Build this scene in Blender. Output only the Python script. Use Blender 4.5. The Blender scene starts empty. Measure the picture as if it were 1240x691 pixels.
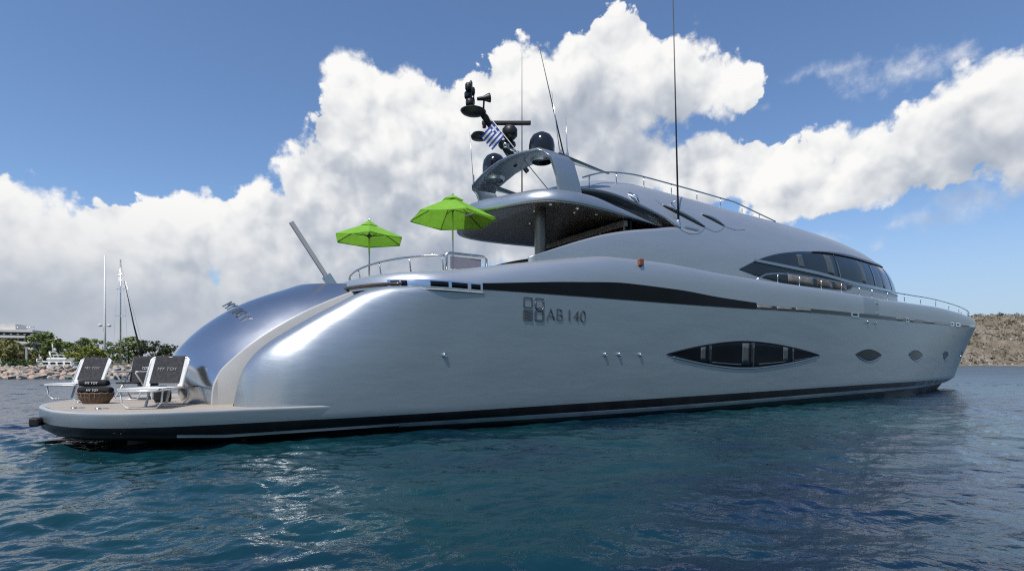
import bpy, bmesh, math, random
import numpy as np
from mathutils import Vector, Matrix

SC = bpy.context.scene
COL = SC.collection
rad = math.radians

# ------------------------------------------------------------------ camera
CAM = (1.8, -14.8, 1.5)
HEAD = rad(57)
VX, VY = math.cos(HEAD), math.sin(HEAD)          # view direction on the ground
RX, RY = math.sin(HEAD), -math.cos(HEAD)         # to the right of it
cd = bpy.data.cameras.new('camera')
cd.sensor_width = 36.0
cd.lens = 36 * 670 / 1240
cd.shift_y = 0.077
cd.clip_start = 0.1
cd.clip_end = 20000
cam = bpy.data.objects.new('camera', cd)
COL.objects.link(cam)
cam.location = CAM
cam.rotation_euler = (rad(90), 0, HEAD - rad(90))
SC.camera = cam

# ------------------------------------------------------------------ colour management
SC.view_settings.view_transform = 'Standard'
SC.view_settings.look = 'None'
SC.view_settings.exposure = 0.13
SC.view_settings.gamma = 1.0
SC.view_settings.use_curve_mapping = False
SC.render.engine = 'CYCLES'
SC.cycles.max_bounces = 8
SC.cycles.glossy_bounces = 5
SC.cycles.diffuse_bounces = 3
SC.cycles.transparent_max_bounces = 8
SC.cycles.caustics_reflective = False
SC.cycles.caustics_refractive = False
SC.cycles.sample_clamp_indirect = 2.0
SC.cycles.blur_glossy = 0.6
SC.cycles.use_denoising = False
SC.cycles.filter_width = 1.2

# ------------------------------------------------------------------ sun
SUN = Vector((-0.40, -0.26, 0.87)).normalized()
sd = bpy.data.lights.new('sun', 'SUN')
sd.energy = 3.6
sd.angle = rad(0.53)
sd.color = (1.0, 0.95, 0.88)
so = bpy.data.objects.new('sun', sd)
COL.objects.link(so)
so.rotation_euler = SUN.to_track_quat('Z', 'Y').to_euler()
so.location = (0, 0, 60)

# ------------------------------------------------------------------ node helper
class NT:
    def __init__(self, tree):
        self.t = tree
        tree.nodes.clear()
    def n(self, typ, **kw):
        nd = self.t.nodes.new(typ)
        for k, v in kw.items():
            setattr(nd, k, v)
        return nd
    def put(self, sock, v):
        if v is None:
            return
        if isinstance(v, bpy.types.NodeSocket):
            self.t.links.new(v, sock)
        else:
            sock.default_value = v
    def m(self, op, a, b=None, c=None, clamp=False):
        nd = self.n('ShaderNodeMath', operation=op, use_clamp=clamp)
        for i, v in enumerate((a, b, c)):
            self.put(nd.inputs[i], v)
        return nd.outputs[0]
    def v(self, op, a, b=None, c=None, scale=None):
        nd = self.n('ShaderNodeVectorMath', operation=op)
        for i, v in enumerate((a, b, c)):
            self.put(nd.inputs[i], v)
        if scale is not None:
            self.put(nd.inputs['Scale'], scale)
        return nd.outputs['Value'] if op in ('LENGTH', 'DOT_PRODUCT', 'DISTANCE') else nd.outputs[0]
    def mix(self, f, a, b, blend='MIX'):
        nd = self.n('ShaderNodeMix', data_type='RGBA', blend_type=blend)
        self.put(nd.inputs[0], f); self.put(nd.inputs[6], a); self.put(nd.inputs[7], b)
        return nd.outputs[2]
    def ss(self, x, lo, hi, a=0.0, b=1.0):
        nd = self.n('ShaderNodeMapRange', interpolation_type='SMOOTHSTEP')
        self.put(nd.inputs[0], x); self.put(nd.inputs[1], lo); self.put(nd.inputs[2], hi)
        self.put(nd.inputs[3], a); self.put(nd.inputs[4], b)
        return nd.outputs[0]
    def noise(self, vec, scale, detail=4, rough=0.5, dist=0.0, dims='3D'):
        nd = self.n('ShaderNodeTexNoise', noise_dimensions=dims)
        self.put(nd.inputs['Vector'], vec)
        nd.inputs['Scale'].default_value = scale
        nd.inputs['Detail'].default_value = detail
        nd.inputs['Roughness'].default_value = rough
        nd.inputs['Distortion'].default_value = dist
        return nd
    def voro(self, vec, scale, detail=0, rough=0.5, feature='F1', rand=1.0):
        nd = self.n('ShaderNodeTexVoronoi', feature=feature)
        self.put(nd.inputs['Vector'], vec)
        nd.inputs['Scale'].default_value = scale
        if 'Detail' in nd.inputs:
            nd.inputs['Detail'].default_value = detail
            nd.inputs['Roughness'].default_value = rough
        nd.inputs['Randomness'].default_value = rand
        nd.normalize = True
        return nd

# ------------------------------------------------------------------ sky with cumulus clouds
# each cloud lobe: bearing (deg, counter-clockwise from +X), elevation, half widths
CUMULUS = [(68.0, 19.8, 5.1, 3.3), (17.1, 17.8, 3.0, 2.7), (99.8, 8.8, 7.0, 5.2), (95.3, 9.7, 5.3, 3.6), (90.3, 9.1, 6.6, 4.9), (85.6, 11.7, 4.6, 4.0), (92.0, 4.3, 12.7, 4.9), (80.4, 10.0, 6.1, 5.7), (82.5, 13.1, 1.9, 1.8), (72.0, 22.8, 5.4, 4.9), (75.6, 16.6, 4.5, 5.3), (67.2, 23.5, 5.8, 4.4), (62.5, 22.8, 4.6, 4.3), (57.0, 24.9, 6.0, 4.8), (55.3, 27.5, 2.0, 2.0), (50.2, 27.1, 4.9, 4.0), (47.0, 26.3, 6.8, 6.0), (55.3, 18.6, 12.6, 6.5), (40.2, 26.1, 6.1, 3.8), (35.4, 25.7, 2.7, 2.6), (46.4, 20.2, 7.0, 4.1), (67.2, 13.7, 12.3, 6.7), (38.8, 24.5, 3.9, 3.4), (38.4, 17.5, 4.5, 3.4), (30.8, 16.8, 6.5, 2.9), (24.6, 17.7, 4.3, 2.4), (27.4, 15.2, 7.8, 2.2), (20.3, 18.6, 3.8, 3.0), (16.1, 20.6, 3.5, 3.3), (13.8, 16.7, 3.6, 4.6), (19.2, 15.9, 4.8, 2.2), (-150, 9, 22, 5), (150, 12, 22, 8)]
WISPS = [(22.2, 23.6, 4.3, 1.2), (18.1, 23.9, 2.1, 0.9), (26.8, 25.0, 3.2, 0.7), (30.1, 24.7, 1.7, 0.6), (18.1, 13.1, 3.1, 1.5), (19.7, 11.8, 2.2, 0.8), (27.4, 11.1, 1.4, 0.5), (23.4, 10.5, 0.6, 0.3), (32.5, 22.9, 1.6, 0.5)]

world = bpy.data.worlds.new('World')
SC.world = world
world.use_nodes = True
world.cycles.sampling_method = 'MANUAL'
world.cycles.sample_map_resolution = 512
w = NT(world.node_tree)

def lobe_group(name, lobes):
    g = bpy.data.node_groups.new(name, 'ShaderNodeTree')
    g.interface.new_socket('Vector', in_out='INPUT', socket_type='NodeSocketVector')
    g.interface.new_socket('Depth', in_out='OUTPUT', socket_type='NodeSocketFloat')
    q = NT(g)
    gi = q.n('NodeGroupInput'); go = q.n('NodeGroupOutput')
    cur = None
    for (a, e, ra, re) in lobes:
        d = q.v('MULTIPLY_ADD', gi.outputs[0], (1 / ra, 1 / re, 0), (-a / ra, -e / re, 0))
        ln = q.m('MULTIPLY_ADD', q.v('LENGTH', d), min(ra, re) * 0.9 + 1.0, -(min(ra, re) * 0.9 + 1.0))
        cur = ln if cur is None else q.m('SMOOTH_MIN', cur, ln, 0.9)
    q.put(go.inputs[0], q.m('MULTIPLY', cur, -1.0))      # positive inside, in degrees
    return g

direc = w.v('NORMALIZE', w.n('ShaderNodeTexCoord').outputs['Generated'])
sep = w.n('ShaderNodeSeparateXYZ'); w.put(sep.inputs[0], direc)
az = w.m('MULTIPLY', w.m('ARCTAN2', sep.outputs[1], sep.outputs[0]), 180 / math.pi)
el = w.m('MULTIPLY', w.m('ARCSINE', sep.outputs[2]), 180 / math.pi)
comb = w.n('ShaderNodeCombineXYZ'); w.put(comb.inputs[0], az); w.put(comb.inputs[1], el)
wn = w.noise(direc, 7.0, 4, 0.55)
warp = w.v('MULTIPLY_ADD', w.v('SUBTRACT', wn.outputs['Color'], (0.5, 0.5, 0.5)), (5.0, 4.2, 0), comb.outputs[0])
G1 = lobe_group('cumulus_lobes', CUMULUS)
G2 = lobe_group('wisp_lobes', WISPS)
def lobes(g, vec):
    nd = w.n('ShaderNodeGroup'); nd.node_tree = g
    w.put(nd.inputs[0], vec)
    return nd.outputs[0]
d0 = lobes(G1, warp)
dup = lobes(G1, w.v('ADD', warp, (-0.5, 4.5, 0)))
dw = lobes(G2, warp)
def billow(vec, det=5.0):
    n1 = w.noise(vec, 15.0, 2, 0.5)
    vv = w.v('MULTIPLY_ADD', n1.outputs['Color'], (0.035, 0.035, 0.035), vec)
    a = w.voro(vv, 10.0, det, 0.50)
    return a.outputs['Distance']
LIGHT = Vector((-RX * 0.55, -RY * 0.55, 0.85)).normalized() * 0.022
b0 = billow(direc)
b2 = billow(direc, 3.2)
b1 = billow(w.v('ADD', direc, tuple(LIGHT)), 3.2)
fine = w.noise(direc, 48.0, 8, 0.62).outputs['Fac']
soft = w.noise(direc, 9.0, 5, 0.55).outputs['Fac']
dens = w.m('ADD', w.m('MULTIPLY_ADD', b0, -11.0, d0), w.m('MULTIPLY_ADD', fine, 2.3, 2.35))
a_c = w.ss(dens, -0.15, w.m('MAXIMUM', w.m('MULTIPLY_ADD', soft, 6.0, -2.4), 0.22))
densw = w.m('ADD', w.m('MULTIPLY_ADD', fine, 5.0, dw), w.m('MULTIPLY_ADD', soft, 5.0, -5.2))
a_w = w.m('MULTIPLY', w.ss(densw, -0.8, 4.0), 0.75)
alpha = w.m('MAXIMUM', a_c, a_w)
relief = w.m('SUBTRACT', b1, b2)                           # slopes that face the sun
inner = w.ss(dup, -4.5, 6.0)                               # deep under the crown of the cloud
grey = w.m('MULTIPLY', inner, w.ss(w.noise(direc, 3.6, 3, 0.5).outputs['Fac'], 0.34, 0.60, 0.35, 1.0))
lit = w.m('ADD', w.m('MULTIPLY_ADD', relief, 2.1, 0.99), w.m('MULTIPLY', grey, -0.76))
lit = w.m('ADD', lit, w.m('MULTIPLY_ADD', soft, 0.5, -0.25), clamp=True)
ramp = w.n('ShaderNodeValToRGB')
cr = ramp.color_ramp
cr.elements[0].position = 0.0; cr.elements[0].color = (0.29, 0.345, 0.44, 1)
cr.elements[1].position = 1.0; cr.elements[1].color = (0.93, 0.925, 0.91, 1)
e = cr.elements.new(0.45); e.color = (0.50, 0.54, 0.605, 1)
e = cr.elements.new(0.8); e.color = (0.80, 0.81, 0.82, 1)
w.put(ramp.inputs[0], lit)
lowmix = w.ss(el, 0.0, 16.0, 0.85, 0.0)                     # distant cloud sinking into the sea air
ccol = w.mix(lowmix, ramp.outputs[0], (0.42, 0.465, 0.54, 1))

sky = w.n('ShaderNodeTexSky', sky_type='NISHITA')
sky.sun_disc = False
sky.sun_elevation = math.asin(SUN.z)
sky.sun_rotation = math.atan2(SUN.x, SUN.y)
sky.altitude = 0
sky.air_density = 1.0
sky.dust_density = 0.25
sky.ozone_density = 4.0
skyc = w.mix(1.0, sky.outputs[0], (0.95, 1.0, 1.07, 1), 'MULTIPLY')
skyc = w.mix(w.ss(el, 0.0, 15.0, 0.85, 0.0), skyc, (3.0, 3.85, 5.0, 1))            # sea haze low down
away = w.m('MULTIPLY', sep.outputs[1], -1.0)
skyc = w.mix(w.m('MULTIPLY', w.ss(away, -0.12, 0.35), w.ss(el, 8.0, 42.0, 0.92, 0.0)), skyc, (1.1, 1.65, 2.05, 1))   # low sky out of view on the -Y side, darkened to dim the hull's reflections
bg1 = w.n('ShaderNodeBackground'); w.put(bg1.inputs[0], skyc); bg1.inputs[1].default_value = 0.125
bg2 = w.n('ShaderNodeBackground'); w.put(bg2.inputs[0], ccol); bg2.inputs[1].default_value = 0.95
mx = w.n('ShaderNodeMixShader')
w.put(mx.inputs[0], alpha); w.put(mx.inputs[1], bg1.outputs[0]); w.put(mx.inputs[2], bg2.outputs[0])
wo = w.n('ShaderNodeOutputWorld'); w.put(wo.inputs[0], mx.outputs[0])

# ================================================================== materials
def mat(name, base, metallic=0.0, rough=0.5, coat=0.0, spec=None, trans=0.0, build=None, emit=None):
    m = bpy.data.materials.new(name)
    m.use_nodes = True
    q = NT(m.node_tree)
    b = q.n('ShaderNodeBsdfPrincipled'); o = q.n('ShaderNodeOutputMaterial')
    q.put(o.inputs[0], b.outputs[0])
    b.inputs['Base Color'].default_value = (*base, 1)
    b.inputs['Metallic'].default_value = metallic
    b.inputs['Roughness'].default_value = rough
    b.inputs['Coat Weight'].default_value = coat
    b.inputs['Coat Roughness'].default_value = 0.05
    if spec is not None:
        b.inputs['Specular IOR Level'].default_value = spec
    if trans:
        b.inputs['Transmission Weight'].default_value = trans
    if build:
        build(q, b)
    return m

def vary(scale, amount, rough_amt=0.0, stretch=(1, 1, 1), bump=0.0, bscale=None):
    """uneven colour, gloss and relief in object space"""
    def f(q, b):
        tc = q.n('ShaderNodeTexCoord').outputs['Object']
        vec = q.v('MULTIPLY', tc, stretch)
        nz = q.noise(vec, scale, 5, 0.6)
        base = tuple(b.inputs['Base Color'].default_value)
        lo = tuple(c * (1 - amount) for c in base[:3]) + (1,)
        hi = tuple(min(1, c * (1 + amount)) for c in base[:3]) + (1,)
        q.put(b.inputs['Base Color'], q.mix(q.ss(nz.outputs['Fac'], 0.3, 0.7), lo, hi))
        if rough_amt:
            r0 = b.inputs['Roughness'].default_value
            q.put(b.inputs['Roughness'], q.ss(nz.outputs['Fac'], 0.25, 0.75, max(0.02, r0 - rough_amt), r0 + rough_amt))
        if bump:
            bp = q.n('ShaderNodeBump'); bp.inputs['Strength'].default_value = bump; bp.inputs['Distance'].default_value = 0.02
            q.put(bp.inputs['Height'], q.noise(vec, bscale or scale * 4, 4, 0.6).outputs['Fac'])
            q.put(b.inputs['Normal'], bp.outputs[0])
    return f

def silver_build(q, b):
    """brushed silver metallic paint: fine lengthwise streaks, slightly wavy plates"""
    tc = q.n('ShaderNodeTexCoord').outputs['Object']
    st = q.noise(q.v('MULTIPLY', tc, (0.5, 6.0, 26.0)), 2.0, 5, 0.65).outputs['Fac']
    pl = q.noise(q.v('MULTIPLY', tc, (0.5, 1.0, 1.6)), 0.9, 3, 0.5).outputs['Fac']
    f = q.m('MULTIPLY_ADD', st, 0.6, q.m('MULTIPLY', pl, 0.4))
    base = b.inputs['Base Color'].default_value
    c0 = (base[0] * 0.975, base[1] * 0.975, base[2] * 0.975, 1)
    c1 = (base[0] * 1.025, base[1] * 1.025, base[2] * 1.02, 1)
    q.put(b.inputs['Base Color'], q.mix(q.ss(f, 0.35, 0.65), c0, c1))
    r0 = b.inputs['Roughness'].default_value
    q.put(b.inputs['Roughness'], q.ss(f, 0.3, 0.7, r0 - 0.02, r0 + 0.03))
    bp = q.n('ShaderNodeBump'); bp.inputs['Strength'].default_value = 0.06; bp.inputs['Distance'].default_value = 0.25
    q.put(bp.inputs['Height'], pl)
    q.put(b.inputs['Normal'], bp.outputs[0])

def teak_build(q, b):
    tc = q.n('ShaderNodeTexCoord').outputs['Object']
    s = q.n('ShaderNodeSeparateXYZ'); q.put(s.inputs[0], tc)
    row = q.m('MULTIPLY', s.outputs[1], 1 / 0.09)
    fr = q.m('FRACT', row)
    seam = q.m('LESS_THAN', fr, 0.08)
    pid = q.n('ShaderNodeTexWhiteNoise', noise_dimensions='1D'); q.put(pid.inputs['W'], q.m('FLOOR', row))
    gr = q.noise(q.v('MULTIPLY', tc, (2.0, 40.0, 1.0)), 3.0, 5, 0.6).outputs['Fac']
    c = q.mix(pid.outputs[0], (0.36, 0.31, 0.25, 1), (0.46, 0.40, 0.33, 1))
    c = q.mix(q.m('MULTIPLY', gr, 0.5), c, (0.50, 0.45, 0.38, 1))
    stn = q.noise(tc, 1.3, 4, 0.6).outputs['Fac']
    c = q.mix(q.ss(stn, 0.5, 0.75, 0, 0.35), c, (0.28, 0.25, 0.21, 1))
    q.put(b.inputs['Base Color'], q.mix(seam, c, (0.10, 0.09, 0.08, 1)))

M = {}
M['silver'] = mat('silver_paint', (0.46, 0.50, 0.525), 0.82, 0.36, 0.0, build=silver_build)
M['silver_house'] = mat('satin_silver_paint', (0.56, 0.59, 0.61), 0.78, 0.42, build=silver_build)
M['silver_gloss'] = mat('polished_silver_paint', (0.52, 0.54, 0.56), 0.95, 0.20, 0.0, build=vary(0.8, 0.03, 0.02))
M['silver_dark'] = mat('shaded_silver_paint', (0.26, 0.265, 0.27), 0.9, 0.36, build=silver_build)  # darker copy of the silver; puts the side scoop's shade into its colour
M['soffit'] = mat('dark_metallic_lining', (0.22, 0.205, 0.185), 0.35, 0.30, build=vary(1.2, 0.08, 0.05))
M['gelcoat'] = mat('pale_grey_gelcoat', (0.50, 0.50, 0.485), 0.0, 0.28, 0.2, build=vary(1.5, 0.05, 0.05))
M['chrome'] = mat('chrome', (0.80, 0.80, 0.80), 1.0, 0.09, build=vary(3, 0.04, 0.03))
M['steel'] = mat('stainless_steel', (0.62, 0.62, 0.62), 1.0, 0.22, build=vary(6, 0.06, 0.05))
M['black_gloss'] = mat('black_gloss_paint', (0.012, 0.012, 0.014), 0.0, 0.12, 0.5, build=vary(2, 0.2, 0.04))
M['black'] = mat('black_plastic', (0.018, 0.018, 0.02), 0.0, 0.45, build=vary(5, 0.3, 0.08))
M['antifoul'] = mat('black_bottom_paint', (0.018, 0.02, 0.022), 0.0, 0.5, build=vary(2.5, 0.5, 0.15, (0.4, 1, 2)))
M['stripe_white'] = mat('pale_boot_stripe', (0.34, 0.36, 0.37), 0.3, 0.35, build=vary(1.2, 0.15, 0.08))
M['stripe_black'] = mat('black_boot_stripe', (0.010, 0.010, 0.012), 0.0, 0.3, 0.0, 0.3, build=vary(1.5, 0.3, 0.1))
M['glass'] = mat('dark_tinted_glass', (0.006, 0.007, 0.009), 0.0, 0.05, 0.0, 0.2, build=vary(0.7, 0.3, 0.015))
M['glass_blue'] = mat('blue_tinted_glass', (0.010, 0.018, 0.032), 0.0, 0.04, 0.0, 0.6, build=vary(0.7, 0.3, 0.015))
M['curtain'] = mat('pale_curtain_behind_glass', (0.075, 0.085, 0.09), 0.0, 0.3, 0.0, build=vary(9, 0.35, 0, (4, 4, 0.4)))
M['brown_trim'] = mat('brown_lacquer', (0.10, 0.075, 0.055), 0.0, 0.25, 0.3, build=vary(3, 0.3, 0.05))
M['tan'] = mat('tan_vent_slats', (0.30, 0.27, 0.23), 0.4, 0.35, build=vary(6, 0.2, 0.05))
M['teak'] = mat('bleached_teak', (0.42, 0.36, 0.29), 0.0, 0.65, build=teak_build)
M['white'] = mat('white_paint', (0.78, 0.78, 0.76), 0.0, 0.4, build=vary(4, 0.05, 0.05))
M['alu'] = mat('white_enamelled_tube', (0.72, 0.73, 0.73), 0.35, 0.3, build=vary(6, 0.06, 0.05))
M['sling'] = mat('white_sling_fabric', (0.72, 0.72, 0.70), 0.0, 0.8, build=vary(14, 0.06, 0.0, bump=0.3, bscale=160))
M['grey_cloth'] = mat('charcoal_terry', (0.045, 0.046, 0.05), 0.0, 0.95, build=vary(18, 0.3, 0.0, bump=0.6, bscale=120))
M['dark_cloth'] = mat('black_terry', (0.02, 0.02, 0.022), 0.0, 0.95, build=vary(18, 0.3, 0.0, bump=0.6, bscale=120))
M['thread'] = mat('white_embroidery', (0.70, 0.70, 0.70), 0.0, 0.8, build=vary(20, 0.08))
M['orange'] = mat('orange_lens', (0.22, 0.06, 0.03), 0.0, 0.3, 0.3, build=vary(8, 0.2))
M['red'] = mat('red_lens', (0.30, 0.02, 0.02), 0.0, 0.3, 0.3, build=vary(8, 0.2))
M['letter'] = mat('dark_chrome_lettering', (0.14, 0.155, 0.17), 0.6, 0.35, build=vary(8, 0.1, 0.05))
M['flag_blue'] = mat('blue_flag_cloth', (0.02, 0.06, 0.30), 0.0, 0.8, build=vary(12, 0.12))
M['flag_white'] = mat('white_flag_cloth', (0.72, 0.72, 0.72), 0.0, 0.8, build=vary(12, 0.05))
M['perspex'] = mat('violet_tinted_perspex', (0.45, 0.42, 0.48), 0.0, 0.08, 0.2, trans=0.55, build=vary(2, 0.05))

def canopy_build(q, b):
    tc = q.n('ShaderNodeTexCoord').outputs['Object']
    nz = q.noise(tc, 5, 4, 0.6).outputs['Fac']
    wv = q.noise(tc, 220, 2, 0.5).outputs['Fac']
    c = q.mix(q.ss(nz, 0.3, 0.7), (0.24, 0.56, 0.045, 1), (0.30, 0.64, 0.065, 1))
    q.put(b.inputs['Base Color'], c)
    bp = q.n('ShaderNodeBump'); bp.inputs['Strength'].default_value = 0.15; bp.inputs['Distance'].default_value = 0.003
    q.put(bp.inputs['Height'], wv); q.put(b.inputs['Normal'], bp.outputs[0])
    t = q.n('ShaderNodeBsdfTranslucent'); q.put(t.inputs[0], c)
    mxs = q.n('ShaderNodeMixShader'); mxs.inputs[0].default_value = 0.38
    q.put(mxs.inputs[1], b.outputs[0]); q.put(mxs.inputs[2], t.outputs[0])
    o = [n for n in q.t.nodes if n.type == 'OUTPUT_MATERIAL'][0]
    q.put(o.inputs[0], mxs.outputs[0])
M['canopy'] = mat('lime_green_canvas', (0.2, 0.55, 0.03), 0.0, 0.8, build=canopy_build)

def wicker_build(q, b):
    tc = q.n('ShaderNodeTexCoord').outputs['Object']
    wv = q.n('ShaderNodeTexWave'); q.put(wv.inputs['Vector'], tc)
    wv.inputs['Scale'].default_value = 22; wv.inputs['Distortion'].default_value = 2.5; wv.bands_direction = 'Z'
    nz = q.noise(tc, 16, 4, 0.6).outputs['Fac']
    c = q.mix(nz, (0.10, 0.06, 0.035, 1), (0.30, 0.20, 0.13, 1))
    q.put(b.inputs['Base Color'], q.mix(wv.outputs['Fac'], q.mix(0.6, c, (0.05, 0.03, 0.02, 1)), c))
M['wicker'] = mat('brown_wicker', (0.2, 0.13, 0.08), 0.0, 0.7, build=wicker_build)

# ================================================================== mesh helpers
class MB:
    def __init__(self):
        self.v = []; self.f = []; self.mi = []; self.sm = []
    def add(self, vs, fs, mi=0, smooth=True):
        o = len(self.v)
        self.v += [tuple(p) for p in vs]
        for f in fs:
            self.f.append(tuple(i + o for i in f)); self.mi.append(mi); self.sm.append(smooth)
        return self
    def box(self, c, s, rot=None, mi=0, bevel=0.0):
        bm = bmesh.new()
        bmesh.ops.create_cube(bm, size=1.0)
        bmesh.ops.scale(bm, vec=s, verts=bm.verts)
        if bevel:
            bmesh.ops.bevel(bm, geom=bm.edges[:], offset=bevel, segments=2, profile=0.5, affect='EDGES')
        if rot is not None:
            bmesh.ops.transform(bm, matrix=rot, verts=bm.verts)
        bmesh.ops.translate(bm, vec=c, verts=bm.verts)
        bm.verts.index_update()
        self.add([v.co[:] for v in bm.verts], [[v.index for v in f.verts] for f in bm.faces], mi, False)
        bm.free()
        return self
    def tube(self, pts, r, seg=8, mi=0, caps=True, closed=False):
        P = [Vector(p) for p in pts]
        R = r if isinstance(r, (list, tuple)) else [r] * len(P)
        n = len(P)
        up = None
        rings = []
        for i, p in enumerate(P):
            a = P[i - 1] if (i > 0 or closed) else p
            b = P[(i + 1) % n] if (i < n - 1 or closed) else p
            t = (b - a)
            t = t.normalized() if t.length > 1e-9 else Vector((0, 0, 1))
            if up is None:
                up = Vector((0, 0, 1)) if abs(t.z) < 0.9 else Vector((1, 0, 0))
            s = t.cross(up).normalized()
            u = s.cross(t).normalized()
            up = u
            rings.append([p + (s * math.cos(k * 2 * math.pi / seg) + u * math.sin(k * 2 * math.pi / seg)) * R[i] for k in range(seg)])
        vs = [q for ring in rings for q in ring]
        fs = []
        for i in range(n if closed else n - 1):
            j = (i + 1) % n
            for k in range(seg):
                l = (k + 1) % seg
                fs.append((i * seg + k, i * seg + l, j * seg + l, j * seg + k))
        self.add(vs, fs, mi, True)
        if caps and not closed:
            o = len(self.v) - len(vs)
            self.f.append(tuple(o + k for k in range(seg))[::-1]); self.mi.append(mi); self.sm.append(False)
            self.f.append(tuple(o + (n - 1) * seg + k for k in range(seg))); self.mi.append(mi); self.sm.append(False)
        return self
    def lathe(self, prof, c=(0, 0, 0), seg=24, mi=0, axis=None):
        vs = []; fs = []
        n = len(prof)
        for (r, z) in prof:
            for k in range(seg):
                a = k * 2 * math.pi / seg
                vs.append(Vector((r * math.cos(a), r * math.sin(a), z)))
        if axis is not None:
            q = Vector(axis).normalized().to_track_quat('Z', 'Y')
            vs = [q @ p for p in vs]
        vs = [p + Vector(c) for p in vs]
        for i in range(n - 1):
            for k in range(seg):
                l = (k + 1) % seg
                fs.append((i * seg + k, i * seg + l, (i + 1) * seg + l, (i + 1) * seg + k))
        return self.add(vs, fs, mi, True)
    def grid(self, A, mi=0, smooth=True, flip=False, mfun=None):
        n, m = len(A), len(A[0])
        o = len(self.v)
        self.v += [tuple(map(float, p)) for row in A for p in row]
        for i in range(n - 1):
            for j in range(m - 1):
                f = (o + i * m + j, o + i * m + j + 1, o + (i + 1) * m + j + 1, o + (i + 1) * m + j)
                self.f.append(f[::-1] if flip else f)
                self.mi.append(mfun(i, j) if mfun else mi); self.sm.append(smooth)
        return self
    def prism(self, poly, z0, z1, mi=0, smooth=False):
        n = len(poly)
        vs = [(x, y, z0) for x, y in poly] + [(x, y, z1) for x, y in poly]
        fs = [tuple(range(n))[::-1], tuple(range(n, 2 * n))] + [(i, (i + 1) % n, n + (i + 1) % n, n + i) for i in range(n)]
        return self.add(vs, fs, mi, smooth)
    def mirror(self):
        """add the same shape on the other side of the centreline"""
        n = len(self.v)
        self.v += [(x, -y, z) for x, y, z in self.v]
        k = len(self.f)
        for i in range(k):
            self.f.append(tuple(n + j for j in self.f[i][::-1])); self.mi.append(self.mi[i]); self.sm.append(self.sm[i])
        return self
    def move(self, mtx):
        self.v = [tuple(mtx @ Vector(p)) for p in self.v]
        return self

def obj(name, mb, mats, parent=None, loc=None, merge=0.0, sharp=None):
    me = bpy.data.meshes.new(name)
    me.from_pydata(mb.v, [], mb.f)
    ml = mats if isinstance(mats, (list, tuple)) else [mats]
    for m in ml:
        me.materials.append(m)
    me.polygons.foreach_set('material_index', mb.mi)
    me.polygons.foreach_set('use_smooth', mb.sm)
    me.update()
    if merge or sharp:
        bm = bmesh.new(); bm.from_mesh(me)
        if merge:
            bmesh.ops.remove_doubles(bm, verts=bm.verts, dist=merge)
            bmesh.ops.recalc_face_normals(bm, faces=bm.faces)
        if sharp:
            for e in bm.edges:
                if len(e.link_faces) == 2 and e.calc_face_angle(0) > rad(sharp):
                    e.smooth = False
        bm.to_mesh(me); bm.free()
    o = bpy.data.objects.new(name, me)
    COL.objects.link(o)
    if parent is not None:
        o.parent = parent
    if loc is not None:
        o.location = loc
    return o

def tag(o, label=None, cat=None, group=None, kind=None):
    if label: o['label'] = label
    if cat: o['category'] = cat
    if group: o['group'] = group
    if kind: o['kind'] = kind
    return o

def thing(name, label, cat, loc=(0, 0, 0), rz=0.0, group=None):
    o = bpy.data.objects.new(name, None)
    o.empty_display_size = 0.3
    COL.objects.link(o)
    o.location = loc
    o.rotation_euler = (0, 0, rz)
    return tag(o, label, cat, group)

def copy_tree(o, parent=None):
    c = o.copy(); COL.objects.link(c)
    if parent is not None:
        c.parent = parent
    for ch in list(o.children):
        copy_tree(ch, c)
    return c

def text_mb(s, size, depth, mtx, thin=0.0):
    """lettering as solid characters, placed by a matrix (x along the line, y up the letter)"""
    cu = bpy.data.curves.new('lettering', 'FONT')
    cu.body = s; cu.size = size; cu.extrude = depth; cu.align_x = 'CENTER'; cu.align_y = 'CENTER'
    cu.resolution_u = 4; cu.offset = thin
    ob = bpy.data.objects.new('lettering', cu)
    COL.objects.link(ob)
    dg = bpy.context.evaluated_depsgraph_get()
    me = bpy.data.meshes.new_from_object(ob.evaluated_get(dg))
    mb = MB()
    mb.add([mtx @ v.co for v in me.vertices], [tuple(p.vertices) for p in me.polygons], 0, False)
    bpy.data.objects.remove(ob); bpy.data.curves.remove(cu); bpy.data.meshes.remove(me)
    return mb

def crv(pts):
    """smooth monotone curve through (x, y) points"""
    xs = np.array([p[0] for p in pts], float); ys = np.array([p[1] for p in pts], float)
    h = np.diff(xs); d = np.diff(ys) / h
    m = np.zeros_like(xs)
    m[0], m[-1] = d[0], d[-1]
    for i in range(1, len(xs) - 1):
        if d[i - 1] * d[i] <= 0:
            m[i] = 0
        else:
            w1, w2 = 2 * h[i] + h[i - 1], h[i] + 2 * h[i - 1]
            m[i] = (w1 + w2) / (w1 / d[i - 1] + w2 / d[i])
    def f(x):
        x = np.clip(np.asarray(x, float), xs[0], xs[-1])
        i = np.clip(np.searchsorted(xs, x, side='right') - 1, 0, len(xs) - 2)
        t = (x - xs[i]) / h[i]
        return ((2 * t**3 - 3 * t**2 + 1) * ys[i] + (t**3 - 2 * t**2 + t) * h[i] * m[i]
                + (-2 * t**3 + 3 * t**2) * ys[i + 1] + (t**3 - t**2) * h[i] * m[i + 1])
    return f

# ================================================================== WATER, LAND, HILL
def at(px_bearing, dist, z=0.0):
    """ground point: sideways slope (right of the view axis) and distance along the axis"""
    return (CAM[0] + dist * VX + dist * px_bearing * RX, CAM[1] + dist * VY + dist * px_bearing * RY, z)
def px(p):                         # sideways slope of a column of the photograph
    return (p - 620) / 670

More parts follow.
